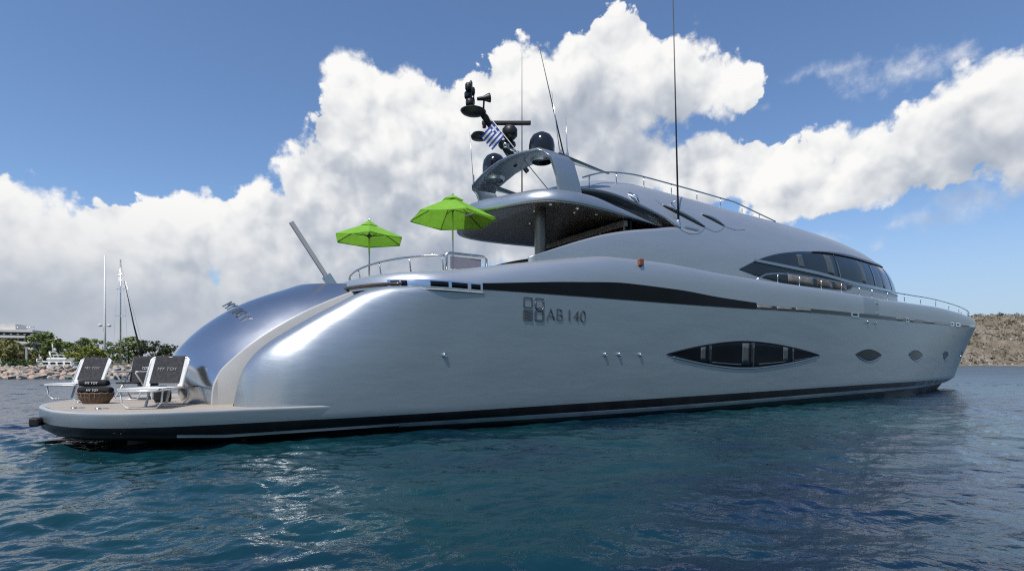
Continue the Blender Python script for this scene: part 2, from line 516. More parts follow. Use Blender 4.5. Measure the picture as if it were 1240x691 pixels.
rng = np.random.default_rng(7)
def wave_tile(n, size, kp, kmax, rms, wind, spread, slope=4.0):
    k1 = np.fft.fftfreq(n, size / n) * 2 * np.pi
    kx, ky = np.meshgrid(k1, k1, indexing='ij')
    k = np.hypot(kx, ky); k[0, 0] = 1
    S = np.exp(-(kp / k) ** 2) / k ** slope * np.exp(-(k / kmax) ** 2)
    ca = (kx * math.cos(wind) + ky * math.sin(wind)) / k
    S = S * ((1 - spread) + spread * ca ** 2); S[0, 0] = 0
    h = np.fft.ifft2(np.sqrt(S) * (rng.standard_normal((n, n)) + 1j * rng.standard_normal((n, n)))).real
    return h / h.std() * rms
T1 = wave_tile(2048, 29.0, 9.0, 110, 1.0, rad(64), .90, 4.3)
_g = 29.0 / 2048
T1 *= .15 / math.sqrt((np.diff(T1, axis=0) / _g).var() + (np.diff(T1, axis=1) / _g).var())      # steepness of a light breeze
T2 = wave_tile(512, 61.0, 2.4, 9, .020, rad(40), .75, 4.5)
T3 = wave_tile(256, 170.0, .12, .6, 1.0, 0, 0, 3.0)
def samp(T, size, x, y, ang):
    c, s = math.cos(ang), math.sin(ang)
    n = T.shape[0]
    u = ((x * c + y * s) / size * n) % n; v = ((-x * s + y * c) / size * n) % n
    i = u.astype(int); j = v.astype(int); fu = u - i; fv = v - j
    i %= n; j %= n; i2 = (i + 1) % n; j2 = (j + 1) % n
    return (T[i, j] * (1 - fu) * (1 - fv) + T[i2, j] * fu * (1 - fv) + T[i, j2] * (1 - fu) * fv + T[i2, j2] * fu * fv)
ang = np.concatenate([np.linspace(rad(-50), rad(50), 900), np.linspace(rad(50), rad(310), 90)[1:-1]])
rr = [1.0, 2.0]
while rr[-1] < 140: rr.append(rr[-1] * (1.0065 if rr[-1] < 60 else 1.012))
rr += list(np.geomspace(150, 12000, 40))
rr = np.array(rr)
a2 = HEAD - ang
XW = CAM[0] + rr[:, None] * np.cos(a2)[None, :]
YW = CAM[1] + rr[:, None] * np.sin(a2)[None, :]
gust = np.clip(1.0 + .35 * samp(T3, 170.0, XW, YW, .4), .45, 1.6)
ZW = gust * samp(T1, 37.0, XW, YW, 0.0) + samp(T2, 61.0, XW, YW, .45)
dense = np.concatenate([np.ones(900), np.zeros(len(ang) - 900)])
ZW *= (np.clip((140 - rr) / 60, 0, 1)[:, None]) * np.where(dense[None, :] > 0, 1, np.clip((6 - rr) / 4, 0, 1)[:, None])
nr, na = XW.shape
wv = np.stack([XW, YW, ZW], -1).reshape(-1, 3)
wv = np.vstack([wv, [[CAM[0], CAM[1], 0.0]]])
ii, jj = np.meshgrid(np.arange(nr - 1), np.arange(na), indexing='ij')
jn = (jj + 1) % na
quads = np.stack([ii * na + jj, (ii + 1) * na + jj, (ii + 1) * na + jn, ii * na + jn], -1).reshape(-1, 4)
tris = np.stack([np.full(na, nr * na), np.arange(na), (np.arange(na) + 1) % na], -1)
me = bpy.data.meshes.new('water')
me.vertices.add(len(wv)); me.vertices.foreach_set('co', wv.astype(np.float32).ravel())
loops = np.concatenate([quads.ravel(), tris.ravel()]).astype(np.int32)
me.loops.add(len(loops)); me.loops.foreach_set('vertex_index', loops)
nq, nt = len(quads), len(tris)
starts = np.concatenate([np.arange(nq) * 4, nq * 4 + np.arange(nt) * 3]).astype(np.int32)
me.polygons.add(nq + nt); me.polygons.foreach_set('loop_start', starts)
me.polygons.foreach_set('loop_total', np.concatenate([np.full(nq, 4), np.full(nt, 3)]).astype(np.int32))
me.polygons.foreach_set('use_smooth', np.ones(nq + nt, bool))
me.update(calc_edges=True); me.validate()
if me.polygons[0].normal.z < 0:
    me.flip_normals()
def water_build(q, b):
    pos = q.n('ShaderNodeNewGeometry').outputs['Position']
    big = q.noise(pos, 0.07, 3, 0.5).outputs['Fac']
    mid = q.noise(pos, 0.6, 4, 0.6).outputs['Fac']
    f = q.ss(q.m('MULTIPLY_ADD', mid, .25, q.m('MULTIPLY', big, .75)), .43, .60)
    q.put(b.inputs['Base Color'], q.mix(f, (0.002, 0.010, 0.034, 1), (0.005, 0.038, 0.048, 1)))
    n1 = q.noise(q.v('MULTIPLY', pos, (1.0, 1.0, 1)), 5.0, 4, 0.55).outputs['Fac']
    n2 = q.noise(q.v('MULTIPLY', pos, (1.0, 1.0, 1)), 0.9, 3, 0.5).outputs['Fac']
    b1 = q.n('ShaderNodeBump'); b1.inputs['Strength'].default_value = .35; b1.inputs['Distance'].default_value = .05
    q.put(b1.inputs['Height'], n1)
    n3 = q.noise(q.v('MULTIPLY', pos, (1.0, 1.0, 1)), 17.0, 3, 0.55).outputs['Fac']
    b3 = q.n('ShaderNodeBump'); b3.inputs['Strength'].default_value = .30; b3.inputs['Distance'].default_value = .012
    q.put(b3.inputs['Height'], n3); q.put(b1.inputs['Normal'], b3.outputs[0])
    b2 = q.n('ShaderNodeBump'); b2.inputs['Strength'].default_value = .30; b2.inputs['Distance'].default_value = .25
    q.put(b2.inputs['Height'], n2); q.put(b2.inputs['Normal'], b1.outputs[0])
    q.put(b.inputs['Normal'], b2.outputs[0])
    ca = q.n('ShaderNodeAttribute', attribute_name='chop').outputs['Fac']
    q.put(b.inputs['Roughness'], q.m('MULTIPLY_ADD', ca, .28, .03))
M['water'] = mat('sea_water', (0.004, 0.03, 0.05), 0.0, 0.04, build=water_build)
for n in M['water'].node_tree.nodes:
    if n.type == 'BSDF_PRINCIPLED': n.inputs['IOR'].default_value = 1.333
me.materials.append(M['water'])
at_ = me.attributes.new('chop', 'FLOAT', 'POINT')
# waves finer than the mesh can carry far out
ch = np.repeat(np.clip((np.log(rr) - math.log(14)) / math.log(9), 0, 1), na)
at_.data.foreach_set('value', np.append(ch, 0).astype(np.float32))
wat = bpy.data.objects.new('water', me); COL.objects.link(wat)
tag(wat, 'rippled dark blue green sea under and around the yacht', 'water', kind='structure')

# ---- right hand hillside
def soil_build(q, b):
    tc = q.n('ShaderNodeTexCoord').outputs['Object']
    a = q.noise(tc, 0.035, 5, 0.6).outputs['Fac']
    c = q.noise(tc, 0.22, 5, 0.65).outputs['Fac']
    col = q.mix(q.ss(a, .35, .65), (0.17, 0.138, 0.095, 1), (0.25, 0.212, 0.16, 1))
    col = q.mix(q.ss(c, .52, .66), col, (0.12, 0.105, 0.075, 1))
    v = q.voro(tc, .16).outputs['Distance']
    col = q.mix(q.m('MULTIPLY', q.ss(v, .25, .12), q.ss(a, .42, .6, 0, .6)), col, (0.30, 0.275, 0.235, 1))
    q.put(b.inputs['Base Color'], col)
    bp = q.n('ShaderNodeBump'); bp.inputs['Strength'].default_value = 1.0; bp.inputs['Distance'].default_value = 2.0
    q.put(bp.inputs['Height'], c); q.put(b.inputs['Normal'], bp.outputs[0])
M['soil'] = mat('dry_hillside_soil', (.3, .25, .18), 0, .95, build=soil_build)
H1 = wave_tile(256, 900.0, .02, .5, 1.0, 0, 0, 3.2)
H2 = wave_tile(256, 130.0, .15, 3, 1.0, 0, 0, 2.6)
prof_h = crv([(0, -1.0), (6, .6), (14, 2.2), (30, 8), (60, 22), (110, 45), (160, 61), (200, 66), (260, 62), (420, 30), (520, -1)])
lat = np.linspace(150, 1500, 260); dep = np.concatenate([np.linspace(500, 530, 12), np.linspace(533, 720, 90), np.linspace(725, 1020, 30)])
LA, DE = np.meshgrid(lat, dep, indexing='ij')
shore = 505 + 12 * np.sin(LA / 70) + 6 * np.sin(LA / 23 + 1)
hx = CAM[0] + DE * VX + LA * RX; hy = CAM[1] + DE * VY + LA * RY
hz = prof_h(DE - shore)
scale_l = crv([(150, .1), (330, .75), (540, 1.0), (640, .95), (800, .9), (1100, .7), (1500, .2)])(LA)
hz = np.where(hz > 0, hz * scale_l, hz)
hz += np.clip(hz / 20, 0, 1) * (3.0 * samp(H1, 900.0, hx, hy, 0) + 1.1 * samp(H2, 130.0, hx, hy, .3))
hm = MB().grid(np.stack([hx, hy, hz], -1).tolist(), flip=True)
hill = tag(obj('hillside', hm, M['soil']), 'dry stony hillside with scattered scrub behind the bow', 'hill', kind='structure')
def height(l, d):
    i = int(np.clip(np.searchsorted(lat, l) - 1, 0, len(lat) - 2)); j = int(np.clip(np.searchsorted(dep, d) - 1, 0, len(dep) - 2))
    u = (l - lat[i]) / (lat[i + 1] - lat[i]); v = (d - dep[j]) / (dep[j + 1] - dep[j])
    return float(hz[i, j] * (1 - u) * (1 - v) + hz[i + 1, j] * u * (1 - v) + hz[i, j + 1] * (1 - u) * v + hz[i + 1, j + 1] * u * v)

def leaf_build(c0, c1, sc=3.0):
    def f(q, b):
        tc = q.n('ShaderNodeTexCoord').outputs['Object']
        a = q.noise(tc, sc, 3, .6).outputs['Fac']
        g = q.n('ShaderNodeNewGeometry')
        rn = q.m('MULTIPLY_ADD', g.outputs['Random Per Island'], .5, q.m('MULTIPLY', a, .6))
        q.put(b.inputs['Base Color'], q.mix(q.ss(rn, .25, .8), (*c0, 1), (*c1, 1)))
    return f
M['scrub'] = mat('grey_green_scrub', (.06, .06, .03), 0, .9, build=leaf_build((.04, .047, .026), (.12, .12, .072), .3))
M['pine'] = mat('pine_needles', (.05, .08, .02), 0, .8, build=leaf_build((0.065, 0.0975, 0.0208), (0.208, 0.26, 0.065), .7))
M['pine_yellow'] = mat('yellow_green_needles', (.1, .13, .03), 0, .8, build=leaf_build((0.12, 0.15, 0.024), (0.32, 0.34, 0.06), .7))
M['dark_leaf'] = mat('dark_evergreen_leaves', (.02, .03, .015), 0, .8, build=leaf_build((0.0208, 0.0338, 0.0156), (0.078, 0.104, 0.039), .7))
M['hedge_leaf'] = mat('hedge_leaves', (.03, .05, .02), 0, .8, build=leaf_build((0.0325, 0.065, 0.0182), (0.104, 0.1625, 0.0416), .9))
M['olive_leaf'] = mat('olive_brown_leaves', (.08, .08, .03), 0, .8, build=leaf_build((0.0975, 0.1105, 0.0312), (0.273, 0.247, 0.091), .7))
M['bark'] = mat('grey_brown_bark', (.10, .075, .055), 0, .9, build=vary(6, .4, 0, (1, 1, .3), .5))

random.seed(3)
sb = MB()
def clump(mb, c, r, n, flat=.8):
    for _ in range(n):
        while True:
            p = Vector((random.uniform(-1, 1), random.uniform(-1, 1), random.uniform(-1, 1)))
            if p.length < 1: break
        p = Vector((p.x * r, p.y * r, p.z * r * flat)) + Vector(c)
        s = r * random.uniform(.22, .45)
        d1 = Vector((random.uniform(-1, 1), random.uniform(-1, 1), random.uniform(-.5, .5))).normalized() * s
        d2 = Vector((random.uniform(-1, 1), random.uniform(-1, 1), random.uniform(-1, 1))).normalized() * s
        mb.add([p - d1, p - d2 * .6, p + d1, p + d2 * .6], [(0, 1, 2, 3)], 0, False)
for _ in range(9500):
    l = random.uniform(380, 1000); d = random.uniform(512, 700)
    z = height(l, d)
    if z < 1.2: continue
    if samp(H2, 130.0, np.array([l]), np.array([d]), .9)[0] < random.uniform(-2.0, .6): continue
    r = random.uniform(.9, 2.4) if random.random() < .9 else random.uniform(2.5, 4.2)
    clump(sb, at(l / d, d, z + r * .45), r, 8, .7)
for l0, d0, n in ((575, 535, 26), (600, 530, 30), (560, 575, 20), (585, 600, 18), (640, 545, 30)):
    for _ in range(n):
        l, d = l0 + random.gauss(0, 9), d0 + random.gauss(0, 6)
        r = random.uniform(1.5, 3)
        clump(sb, at(l / d, d, height(l, d) + r * .4), r, 14, .8)
tag(obj('hillside_scrub', sb, M['scrub']), 'low grey green scrub dotted over the dry hillside', 'scrub', kind='stuff')
rk = MB()
def rock_mesh(mb, c, r, sub=1, sq_=(1, 1, .8)):
    bm = bmesh.new(); bmesh.ops.create_icosphere(bm, subdivisions=sub, radius=1)
    ph = [random.uniform(0, 9) for _ in range(6)]
    for v in bm.verts:
        k = 1 + .22 * math.sin(3 * v.co.x + ph[0]) * math.sin(2.5 * v.co.y + ph[1]) + .18 * math.sin(4 * v.co.z + ph[2] + v.co.x) + random.uniform(-.12, .12)
        v.co = Vector((v.co.x * k * r * sq_[0], v.co.y * k * r * sq_[1], v.co.z * k * r * sq_[2])) + Vector(c)
    bm.verts.index_update()
    mb.add([v.co[:] for v in bm.verts], [[v.index for v in f.verts] for f in bm.faces], 0, False)
    bm.free()
for _ in range(520):
    l = random.uniform(420, 900); d = random.uniform(506, 690) if random.random() < .7 else random.uniform(506, 520)
    z = height(l, d)
    if z < .3: continue
    rock_mesh(rk, at(l / d, d, z + .1), random.uniform(.5, 1.7) if random.random() < .93 else random.uniform(2, 3.4), 1, (1, 1, .7))
M['hill_rock'] = mat('pale_hill_rock', (.36, .33, .29), 0, .95, build=vary(.4, .3, 0, bump=.6))
tag(obj('hillside_stones', rk, M['hill_rock']), 'pale stones strewn over the dry hillside', 'stones', kind='stuff')

# ---- left shore: land behind the breakwater
LD = 57.5                                              # distance of the breakwater's water line
ld = MB()
A = []
for d, z in ((LD + .8, -.3), (LD + 2.2, .8), (LD + 4, 1.0), (80, 1.0), (120, 1.2), (200, 2.0), (420, 4.0), (700, 0)):
    A.append([at((l_ / LD if d < 90 else l_ / LD), d, z if l_ < -14 else z - 1.6) for l_ in (-150, -110, -80, -60, -45, -35, -28, -22, -17, -12)])
def land_build(q, b):
    tc = q.n('ShaderNodeTexCoord').outputs['Object']
    a = q.noise(tc, .25, 5, .6).outputs['Fac']
    q.put(b.inputs['Base Color'], q.mix(q.ss(a, .4, .6), (.16, .14, .10, 1), (.07, .08, .04, 1)))
M['land'] = mat('shore_ground', (.15, .13, .1), 0, .95, build=land_build)
tag(obj('shore_ground', ld.grid(A), M['land']), 'low ground behind the rock breakwater', 'ground', kind='structure')

M['boulder'] = mat('pale_breakwater_rock', (.44, .38, .32), 0, .9, build=vary(1.3, .28, 0, bump=.8, bscale=5))
M['boulder_pink'] = mat('pinkish_breakwater_rock', (.45, .35, .28), 0, .9, build=vary(1.3, .25, 0, bump=.8, bscale=5))
M['boulder_grey'] = mat('greyish_breakwater_rock', (.36, .34, .31), 0, .9, build=vary(1.3, .28, 0, bump=.8, bscale=5))
random.seed(11)
rock_src = []
for k in range(9):
    m_ = MB(); rock_mesh(m_, (0, 0, 0), 1.0, 2, (1, random.uniform(.75, 1), random.uniform(.6, .8)))
    o = obj('breakwater_boulder', m_, M[('boulder', 'boulder_pink', 'boulder_grey')[k % 3]])
    tag(o, 'pale boulder in the long rock breakwater at the left', 'boulder', 'boulders of the breakwater')
    rock_src.append(o)
cnt = 0
for rowi, (dd, zz, rr0, rr1, step) in enumerate(((.0, .12, .30, .52, .58), (.55, .5, .28, .5, .62), (1.1, .88, .24, .46, .66), (1.75, 1.12, .2, .42, .8))):
    l_ = -60.0
    while l_ < -25.5:
        l_ += step * random.uniform(.75, 1.35)
        r = random.uniform(rr0, rr1)
        o = rock_src[cnt] if cnt < len(rock_src) else random.choice(rock_src).copy()
        if cnt >= len(rock_src): COL.objects.link(o)
        cnt += 1
        d = LD + .3 + dd + random.uniform(-.2, .3)
        o.location = at(l_ / LD * 1.0, d, zz + random.uniform(-.12, .12))
        o.rotation_euler = (random.uniform(-.5, .5), random.uniform(-.5, .5), random.uniform(0, 6.28))
        o.scale = (r * random.uniform(.9, 1.3), r, r)

def tree(name, label, pos, h, rad_, leaf, kind='round', group=None, seed=0, trunk_h=.35, density=1.0, cat='tree'):
    random.seed(seed)
    t = thing(name, label, cat, pos, group=group)
    cr_ = MB(); br_ = MB()
    z0 = h * trunk_h
    br_.tube([(0, 0, -.3), (.04 * h * random.uniform(-1, 1), .03 * h, z0 * .6), (.05 * h * random.uniform(-1, 1), 0, z0 + .2 * h), (0, 0, h * .8)], [.035 * h, .028 * h, .02 * h, .006 * h], 8)
    n_cl = int(46 * density)
    for k in range(n_cl):
        u = random.random()
        a = random.uniform(0, 2 * math.pi)
        if kind == 'umbrella':
            zz = z0 + (h - z0) * (.25 + .75 * u ** .8); rr_ = rad_ * math.sqrt(random.random()) * (1.0 - .75 * max(0, u - .35) / .65) 
        elif kind == 'cone':
            zz = z0 + (h - z0) * u; rr_ = rad_ * (1 - .8 * u) * random.uniform(.4, 1)
        else:
            zz = z0 + (h - z0) * u; rr_ = rad_ * math.sin(math.pi * min(.97, .12 + .86 * u)) ** .6 * math.sqrt(random.uniform(.1, 1))
        c = (rr_ * math.cos(a), rr_ * math.sin(a), zz)
        cs = rad_ * random.uniform(.16, .34)
        clump(cr_, c, cs, int(34 * density ** .5), .62)
        if k % 5 == 0:
            br_.tube([(0, 0, z0 * .8 + (zz - z0) * .3), (c[0] * .5, c[1] * .5, zz * .8 + z0 * .1), c], [.012 * h, .008 * h, .003 * h], 5, caps=False)
    obj('crown', cr_, M[leaf], t)
    obj('trunk', br_, M['bark'], t)
    return t
def tr_at(p, d, ztop_px, base_z, **k):
    h = 1.5 + (441 - ztop_px) / 670 * d - base_z
    pos = at(px(p), d, base_z)
    return pos, h
G = 'trees along the left shore'
specs = [
 # column, distance, top row, half width px, leaf, shape, label
 (2, 120, 414, 26, 'olive_leaf', 'round', 'olive brown tree at the very left edge below the hotel'),
 (24, 105, 417, 20, 'olive_leaf', 'round', 'olive toned bushy tree in front of the hotel corner'),
 (50, 110, 405, 21, 'pine', 'round', 'tallest dark green pine, just right of the white hotel'),
 (62, 118, 414, 15, 'pine', 'round', 'green pine leaning right beside the tallest pine'),
 (82, 150, 416, 16, 'pine', 'umbrella', 'small round pine between the tall pine and the flat topped one'),
 (92, 130, 420, 14, 'pine_yellow', 'round', 'light green bush behind the moored white motor yacht'),
 (103, 160, 410, 13, 'pine', 'umbrella', 'flat topped pine standing left of the floodlight mast'),
 (109, 84, 421, 17, 'pine_yellow', 'umbrella', 'bright yellow green umbrella pine above a dark bush'),
 (120, 150, 410, 14, 'pine', 'round', 'dark pine directly behind the floodlight mast'),
 (137, 165, 413, 14, 'pine', 'round', 'dark green pine between the floodlight mast and the sailing mast'),
 (156, 170, 409, 15, 'pine', 'round', 'bushy pine right behind the sailing mast'),
 (172, 175, 413, 13, 'dark_leaf', 'umbrella', 'dark pine behind the furled sail of the yacht'),
 (186, 180, 415, 14, 'dark_leaf', 'round', 'dark tree in the row right of the sailing mast'),
 (200, 185, 418, 15, 'dark_leaf', 'round', 'last dark tree before the silver stern'),
 (216, 190, 421, 14, 'dark_leaf', 'round', 'dark tree half hidden by the silver transom'),
 (-26, 125, 410, 24, 'pine', 'round', 'green pine cut by the left picture edge'),
]
for i, (p, d, tp, hw_px, leaf, shape, lab) in enumerate(specs):
    pos, h = tr_at(p, d, tp, 1.1 if d < 130 else 1.6)
    tree('pine_tree' if 'pine' in lab else 'shore_tree', lab, pos, h, hw_px / 670 * d * 1.1, leaf, shape, G, 40 + i, .12 if shape != 'umbrella' else .3, 1.0 if d < 140 else .8)
def bush(name, lab, p, d, top, hw_px, leaf, seed, n=30, depth=.6):
    random.seed(seed)
    bz_ = 1.0
    h = 1.5 + (441 - top) / 670 * d - bz_; r = hw_px / 670 * d
    t = thing(name, lab, 'bush', at(px(p), d, bz_), rz=HEAD - rad(90), group='bushes behind the breakwater')
    b = MB()
    for _ in range(n):
        u = random.uniform(-1, 1)
        clump(b, (u * r, random.uniform(-depth, depth) * r, h * random.uniform(.1, .85) * math.sqrt(1 - .7 * u * u)), h * random.uniform(.2, .32), 30, .8)
    obj('foliage', b, M[leaf], t)
    s_ = MB()
    for k in range(5):
        s_.tube([(r * .3 * (k - 2), 0, -.2), (r * .35 * (k - 2), .1, h * .6)], [.05, .02], 5)
    obj('stem', s_, M['bark'], t)
bush('hedge', 'long dark green hedge on top of the breakwater at far left', 22, 64, 434, 30, 'hedge_leaf', 5, 60, .15)
bush('dark_bush', 'rounded almost black bush under the yellow green pine', 110, 70, 430, 17, 'dark_leaf', 6, 44, .4)
bush('low_bush', 'low green bush beside the rocks right of the moored motor yacht', 92, 68, 440, 7, 'hedge_leaf', 8, 16, .5)

# ---- white hotel
def building():
    d = 260.0
    s = d / 670
    base = at(px(14), d, 0)
    t = thing('hotel', 'white flat roofed hotel block with strip windows above the trees', 'hotel', base, rz=HEAD - rad(90) + rad(20))
    wpx, dep_ = 30 * s, 14 * s
    ztop = 1.5 + (441 - 399) * s
    fl_h = 2.75
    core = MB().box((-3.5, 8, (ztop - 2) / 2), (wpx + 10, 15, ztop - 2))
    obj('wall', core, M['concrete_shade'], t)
    for k in range(6):
        z = ztop - fl_h * k
        sl_ = MB().box((-3.5, 7.6, z - .55), (wpx + 12, 17, 1.15), bevel=.04)
        obj('balcony_band', sl_, M['concrete'], t)
        for j in range(7):
            obj('window', MB().box((-9.5 + j * 2.6, .42, z - 1.85), (1.7, .14, 1.35)), M['glass_blue'], t)
        for j in range(5):
            obj('window', MB().box((5.66 + (wpx + 10 - 18.3) / 2 + 2.9, 2.5 + j * 2.6, z - 1.85), (.16, 1.8, 1.35)), M['glass_blue'], t)
    obj('roof_penthouse', MB().box((-6, 8, ztop + 1.4), (13, 11, 2.9), bevel=.05), M['concrete'], t)
    rp = MB()
    for k in range(8):
        rp.tube([(2.0 + k * .9, .8, ztop), (2.0 + k * .9, .8, ztop + 1.5)], .06, 5)
    rp.tube([(1.8, .8, ztop + 1.5), (8.6, .8, ztop + 1.5)], .06, 5)
    obj('roof_railing', rp, M['steel'], t)
M['concrete'] = mat('white_render', (.70, .68, .64), 0, .8, build=vary(.3, .06))
M['concrete_shade'] = mat('shaded_render', (.30, .28, .26), 0, .8, build=vary(.3, .1))  # darker copy of the white render, shade put into the wall colour
building()

# ---- moored boats behind the breakwater, floodlight mast, sailing yacht
def launch(lab, p, d, L, k):
    t = thing('moored_motor_yacht', lab, 'boat', at(px(p), d, .15), rz=HEAD - rad(90) + rad((4, -8, 12)[k]), group='white boats in the marina')
    hl = MB(); n = 16; A = []
    for i in range(n):
        u = i / (n - 1); x = (u - .5) * L
        b_ = .16 * L * (1 - max(0, (u - .55) / .45) ** 2.2)
        A.append([(x, -b_ * .8, .0), (x, -b_, .09 * L + .03 * L * u), (x, -b_ * .9, .10 * L + .03 * L * u), (x, b_ * .9, .10 * L + .03 * L * u), (x, b_, .09 * L + .03 * L * u), (x, b_ * .8, 0)])
    hl.grid(A); hl.add(A[0], [tuple(range(6))], 0, False)
    obj('hull', hl, M['white'], t)
    cb = MB().box((-.04 * L, 0, .155 * L), (.5 * L, .22 * L, .075 * L), bevel=.02 * L)
    c = obj('cabin', cb, M['white'], t)
    wv_ = MB()
    for q in range(4):
        wv_.box((-.23 * L + q * .11 * L, -.112 * L, .162 * L), (.075 * L, .01 * L, .03 * L), bevel=.003 * L)
    obj('cabin_window', wv_, M['glass'], c)
    fb = MB().box((-.08 * L, 0, .225 * L), (.30 * L, .20 * L, .05 * L), bevel=.015 * L).box((-.05 * L, 0, .29 * L), (.2 * L, .18 * L, .012 * L)).tube([(-.14 * L, -.08 * L, .25 * L), (-.12 * L, -.08 * L, .29 * L)], .006 * L).tube([(.03 * L, -.08 * L, .25 * L), (.02 * L, -.08 * L, .29 * L)], .006 * L)
    obj('flybridge', fb, M['white'], t)
    ra = MB().tube([(-.16 * L, -.09 * L, .23 * L), (-.2 * L, -.07 * L, .34 * L), (-.2 * L, .07 * L, .34 * L), (-.16 * L, .09 * L, .23 * L)], .012 * L, 6).tube([(-.2 * L, 0, .34 * L), (-.21 * L, 0, .47 * L)], .006 * L, 5).lathe([(0, -.02 * L), (.03 * L, 0), (.02 * L, .03 * L), (0, .035 * L)], (-.2 * L, .03 * L, .37 * L), 10)
    obj('radar_arch', ra, M['white'], t)
launch('white flybridge motor yacht moored behind the rocks in front of the pines', 80, 84, 9.5, 0)
launch('smaller white boat berthed left of the flybridge motor yacht', 56, 92, 6.5, 1)
launch('white boat tucked behind the long dark hedge', 9, 80, 5.5, 2)
lm = thing('floodlight_mast', 'tall white mast with a pair of floodlights halfway up', 'light mast', at(px(127), 88, .8))
s_ = 88 / 670
H = lambda r: 1.5 + (441 - r) * s_ - .8
obj('pole', MB().tube([(0, 0, -.5), (0, 0, H(395)), (0, 0, H(309))], [.20, .17, .10], 10), M['white'], lm)
fx_ = MB().tube([(-.75, 0, H(394)), (.75, 0, H(394))], .05, 6)
obj('cross_arm', fx_, M['white'], lm)
for sx_ in (-.72, .72):
    obj('floodlight', MB().lathe([(0, -.2), (.2, -.18), (.3, .05), (.22, .2), (0, .22)], (sx_ * .8, -.1, H(394)), 12), M['white'], lm)
obj('base_cabinet', MB().box((0, 0, .9), (.9, .6, 2.2), bevel=.05), M['white'], lm)
sy_ = thing('sailing_yacht', 'sailing yacht with a bare grey mast and dark furled sail beyond the loungers', 'sailing yacht', at(px(146), 92, 0), rz=HEAD - rad(90) + rad(6))
s2 = 92 / 670
Hs = lambda r: 1.5 + (441 - r) * s2
n = 18; A = []
for i in range(n):
    u = i / (n - 1); x = (u - .42) * 11
    b_ = 1.6 * (1 - max(0, (u - .35) / .65) ** 2.0) * min(1, .75 + u)
    A.append([(x, -b_ * .5, -.2), (x, -b_, .75 + .3 * u), (x, -b_ * .9, .85 + .3 * u), (x, b_ * .9, .85 + .3 * u), (x, b_, .75 + .3 * u), (x, b_ * .5, -.2)])
mm = MB().grid(A); mm.add(A[0], [tuple(range(6))], 0, False)
obj('hull', mm, M['white'], sy_)
ms = obj('mast', MB().tube([(0, 0, .8), (0, 0, Hs(314))], [.13, .10], 8), M['steel'], sy_)
sp = MB().tube([(-.9, 0, Hs(382)), (.9, 0, Hs(382))], .03, 5).tube([(-.7, 0, Hs(350)), (.7, 0, Hs(350))], .03, 5)
obj('spreader', sp, M['steel'], ms)
rg = MB()
for sg in (-1, 1):
    rg.tube([(0, 0, Hs(316)), (sg * .85, 0, Hs(382)), (sg * .5, sg * 1.3, 1.0)], .012, 4)
rg.tube([(0, 0, Hs(318)), (4.3, .1, 1.0)], .018, 4)
obj('rigging', rg, M['steel'], ms)
obj('furled_sail', MB().tube([(.55, 0, Hs(340)), (1.2, .02, Hs(362)), (2.0, .05, Hs(392)), (2.9, .08, Hs(420)), (3.3, .1, Hs(438))], [.03, .07, .11, .17, .16], 8), M['dark_cloth'], sy_)
obj('boom', MB().tube([(0, 0, 2.0), (-3.6, 0, 2.1)], .08, 8), M['steel'], sy_)
cr2 = thing('boat_crane', 'stubby pale post with a slanting stay behind the hedge', 'post', at(px(32), 74, 1.0))
obj('post', MB().box((0, 0, 1.3), (.22, .22, 2.8), bevel=.03), M['gelcoat'], cr2)
obj('stay', MB().tube([(.1, 0, 2.6), (.75, .1, .6)], .05, 6), M['black'], cr2)

# ================================================================== THE YACHT
# stern at X = 0, bow towards +X, starboard side at -Y, water at Z = 0
yacht = thing('motor_yacht', 'long silver metallic motor yacht moored across the whole bay, stern platform towards the viewer', 'yacht')

y_w = crv([(3.15, 2.9), (5, 3.1), (12, 3.28), (24, 3.24), (30, 3.04), (32, 2.9), (35.5, 2.3), (39, 1.48), (41.5, .75), (43.3, 0)])
y_s = crv([(3.15, 2.62), (3.3, 2.88), (3.6, 3.14), (4.1, 3.38), (4.5, 3.452), (5, 3.462), (6, 3.45), (8, 3.435), (24, 3.4), (29, 3.22), (32, 3.02), (35, 2.65), (39, 2.0), (42, 1.35), (44.5, .62), (46.2, 0)])
y_k = crv([(3.15, 2.58), (3.7, 2.66), (5, 2.82), (5.8, 3.0), (6.3, 3.18), (7, 3.38), (8.3, 3.48), (12, 3.5), (22, 3.5), (28.2, 3.22), (32.7, 2.87), (38.7, 2.28), (43, 1.76), (45.5, 1.38), (47.5, .72), (48.4, .3), (48.7, 0)])
z_k = crv([(3.15, .70), (3.24, 1.17), (3.38, 1.50), (3.69, 1.86), (4.16, 2.2), (5, 2.72), (5.8, 3.13), (6.3, 3.22), (8.33, 3.25), (11.2, 3.28), (16, 3.32), (22.4, 3.42), (28.2, 3.48), (32.7, 3.53), (38.7, 3.65), (45.5, 3.82), (48.7, 3.95)])
z_wl = crv([(2.8, .15), (12, .12), (31, .31), (46, .40)])
z_wh = crv([(2.8, .22), (12, .235), (31, .45), (46, .49)])
z_bt = crv([(2.8, .40), (6, .41), (12, .47), (31, .67), (46, .70)])
n_h = crv([(3.1, 2.3), (5.2, 2.1), (6.5, 2.6), (7.4, 3.5), (8.4, 5.0), (9, 5.0)])
NSIDE = 22

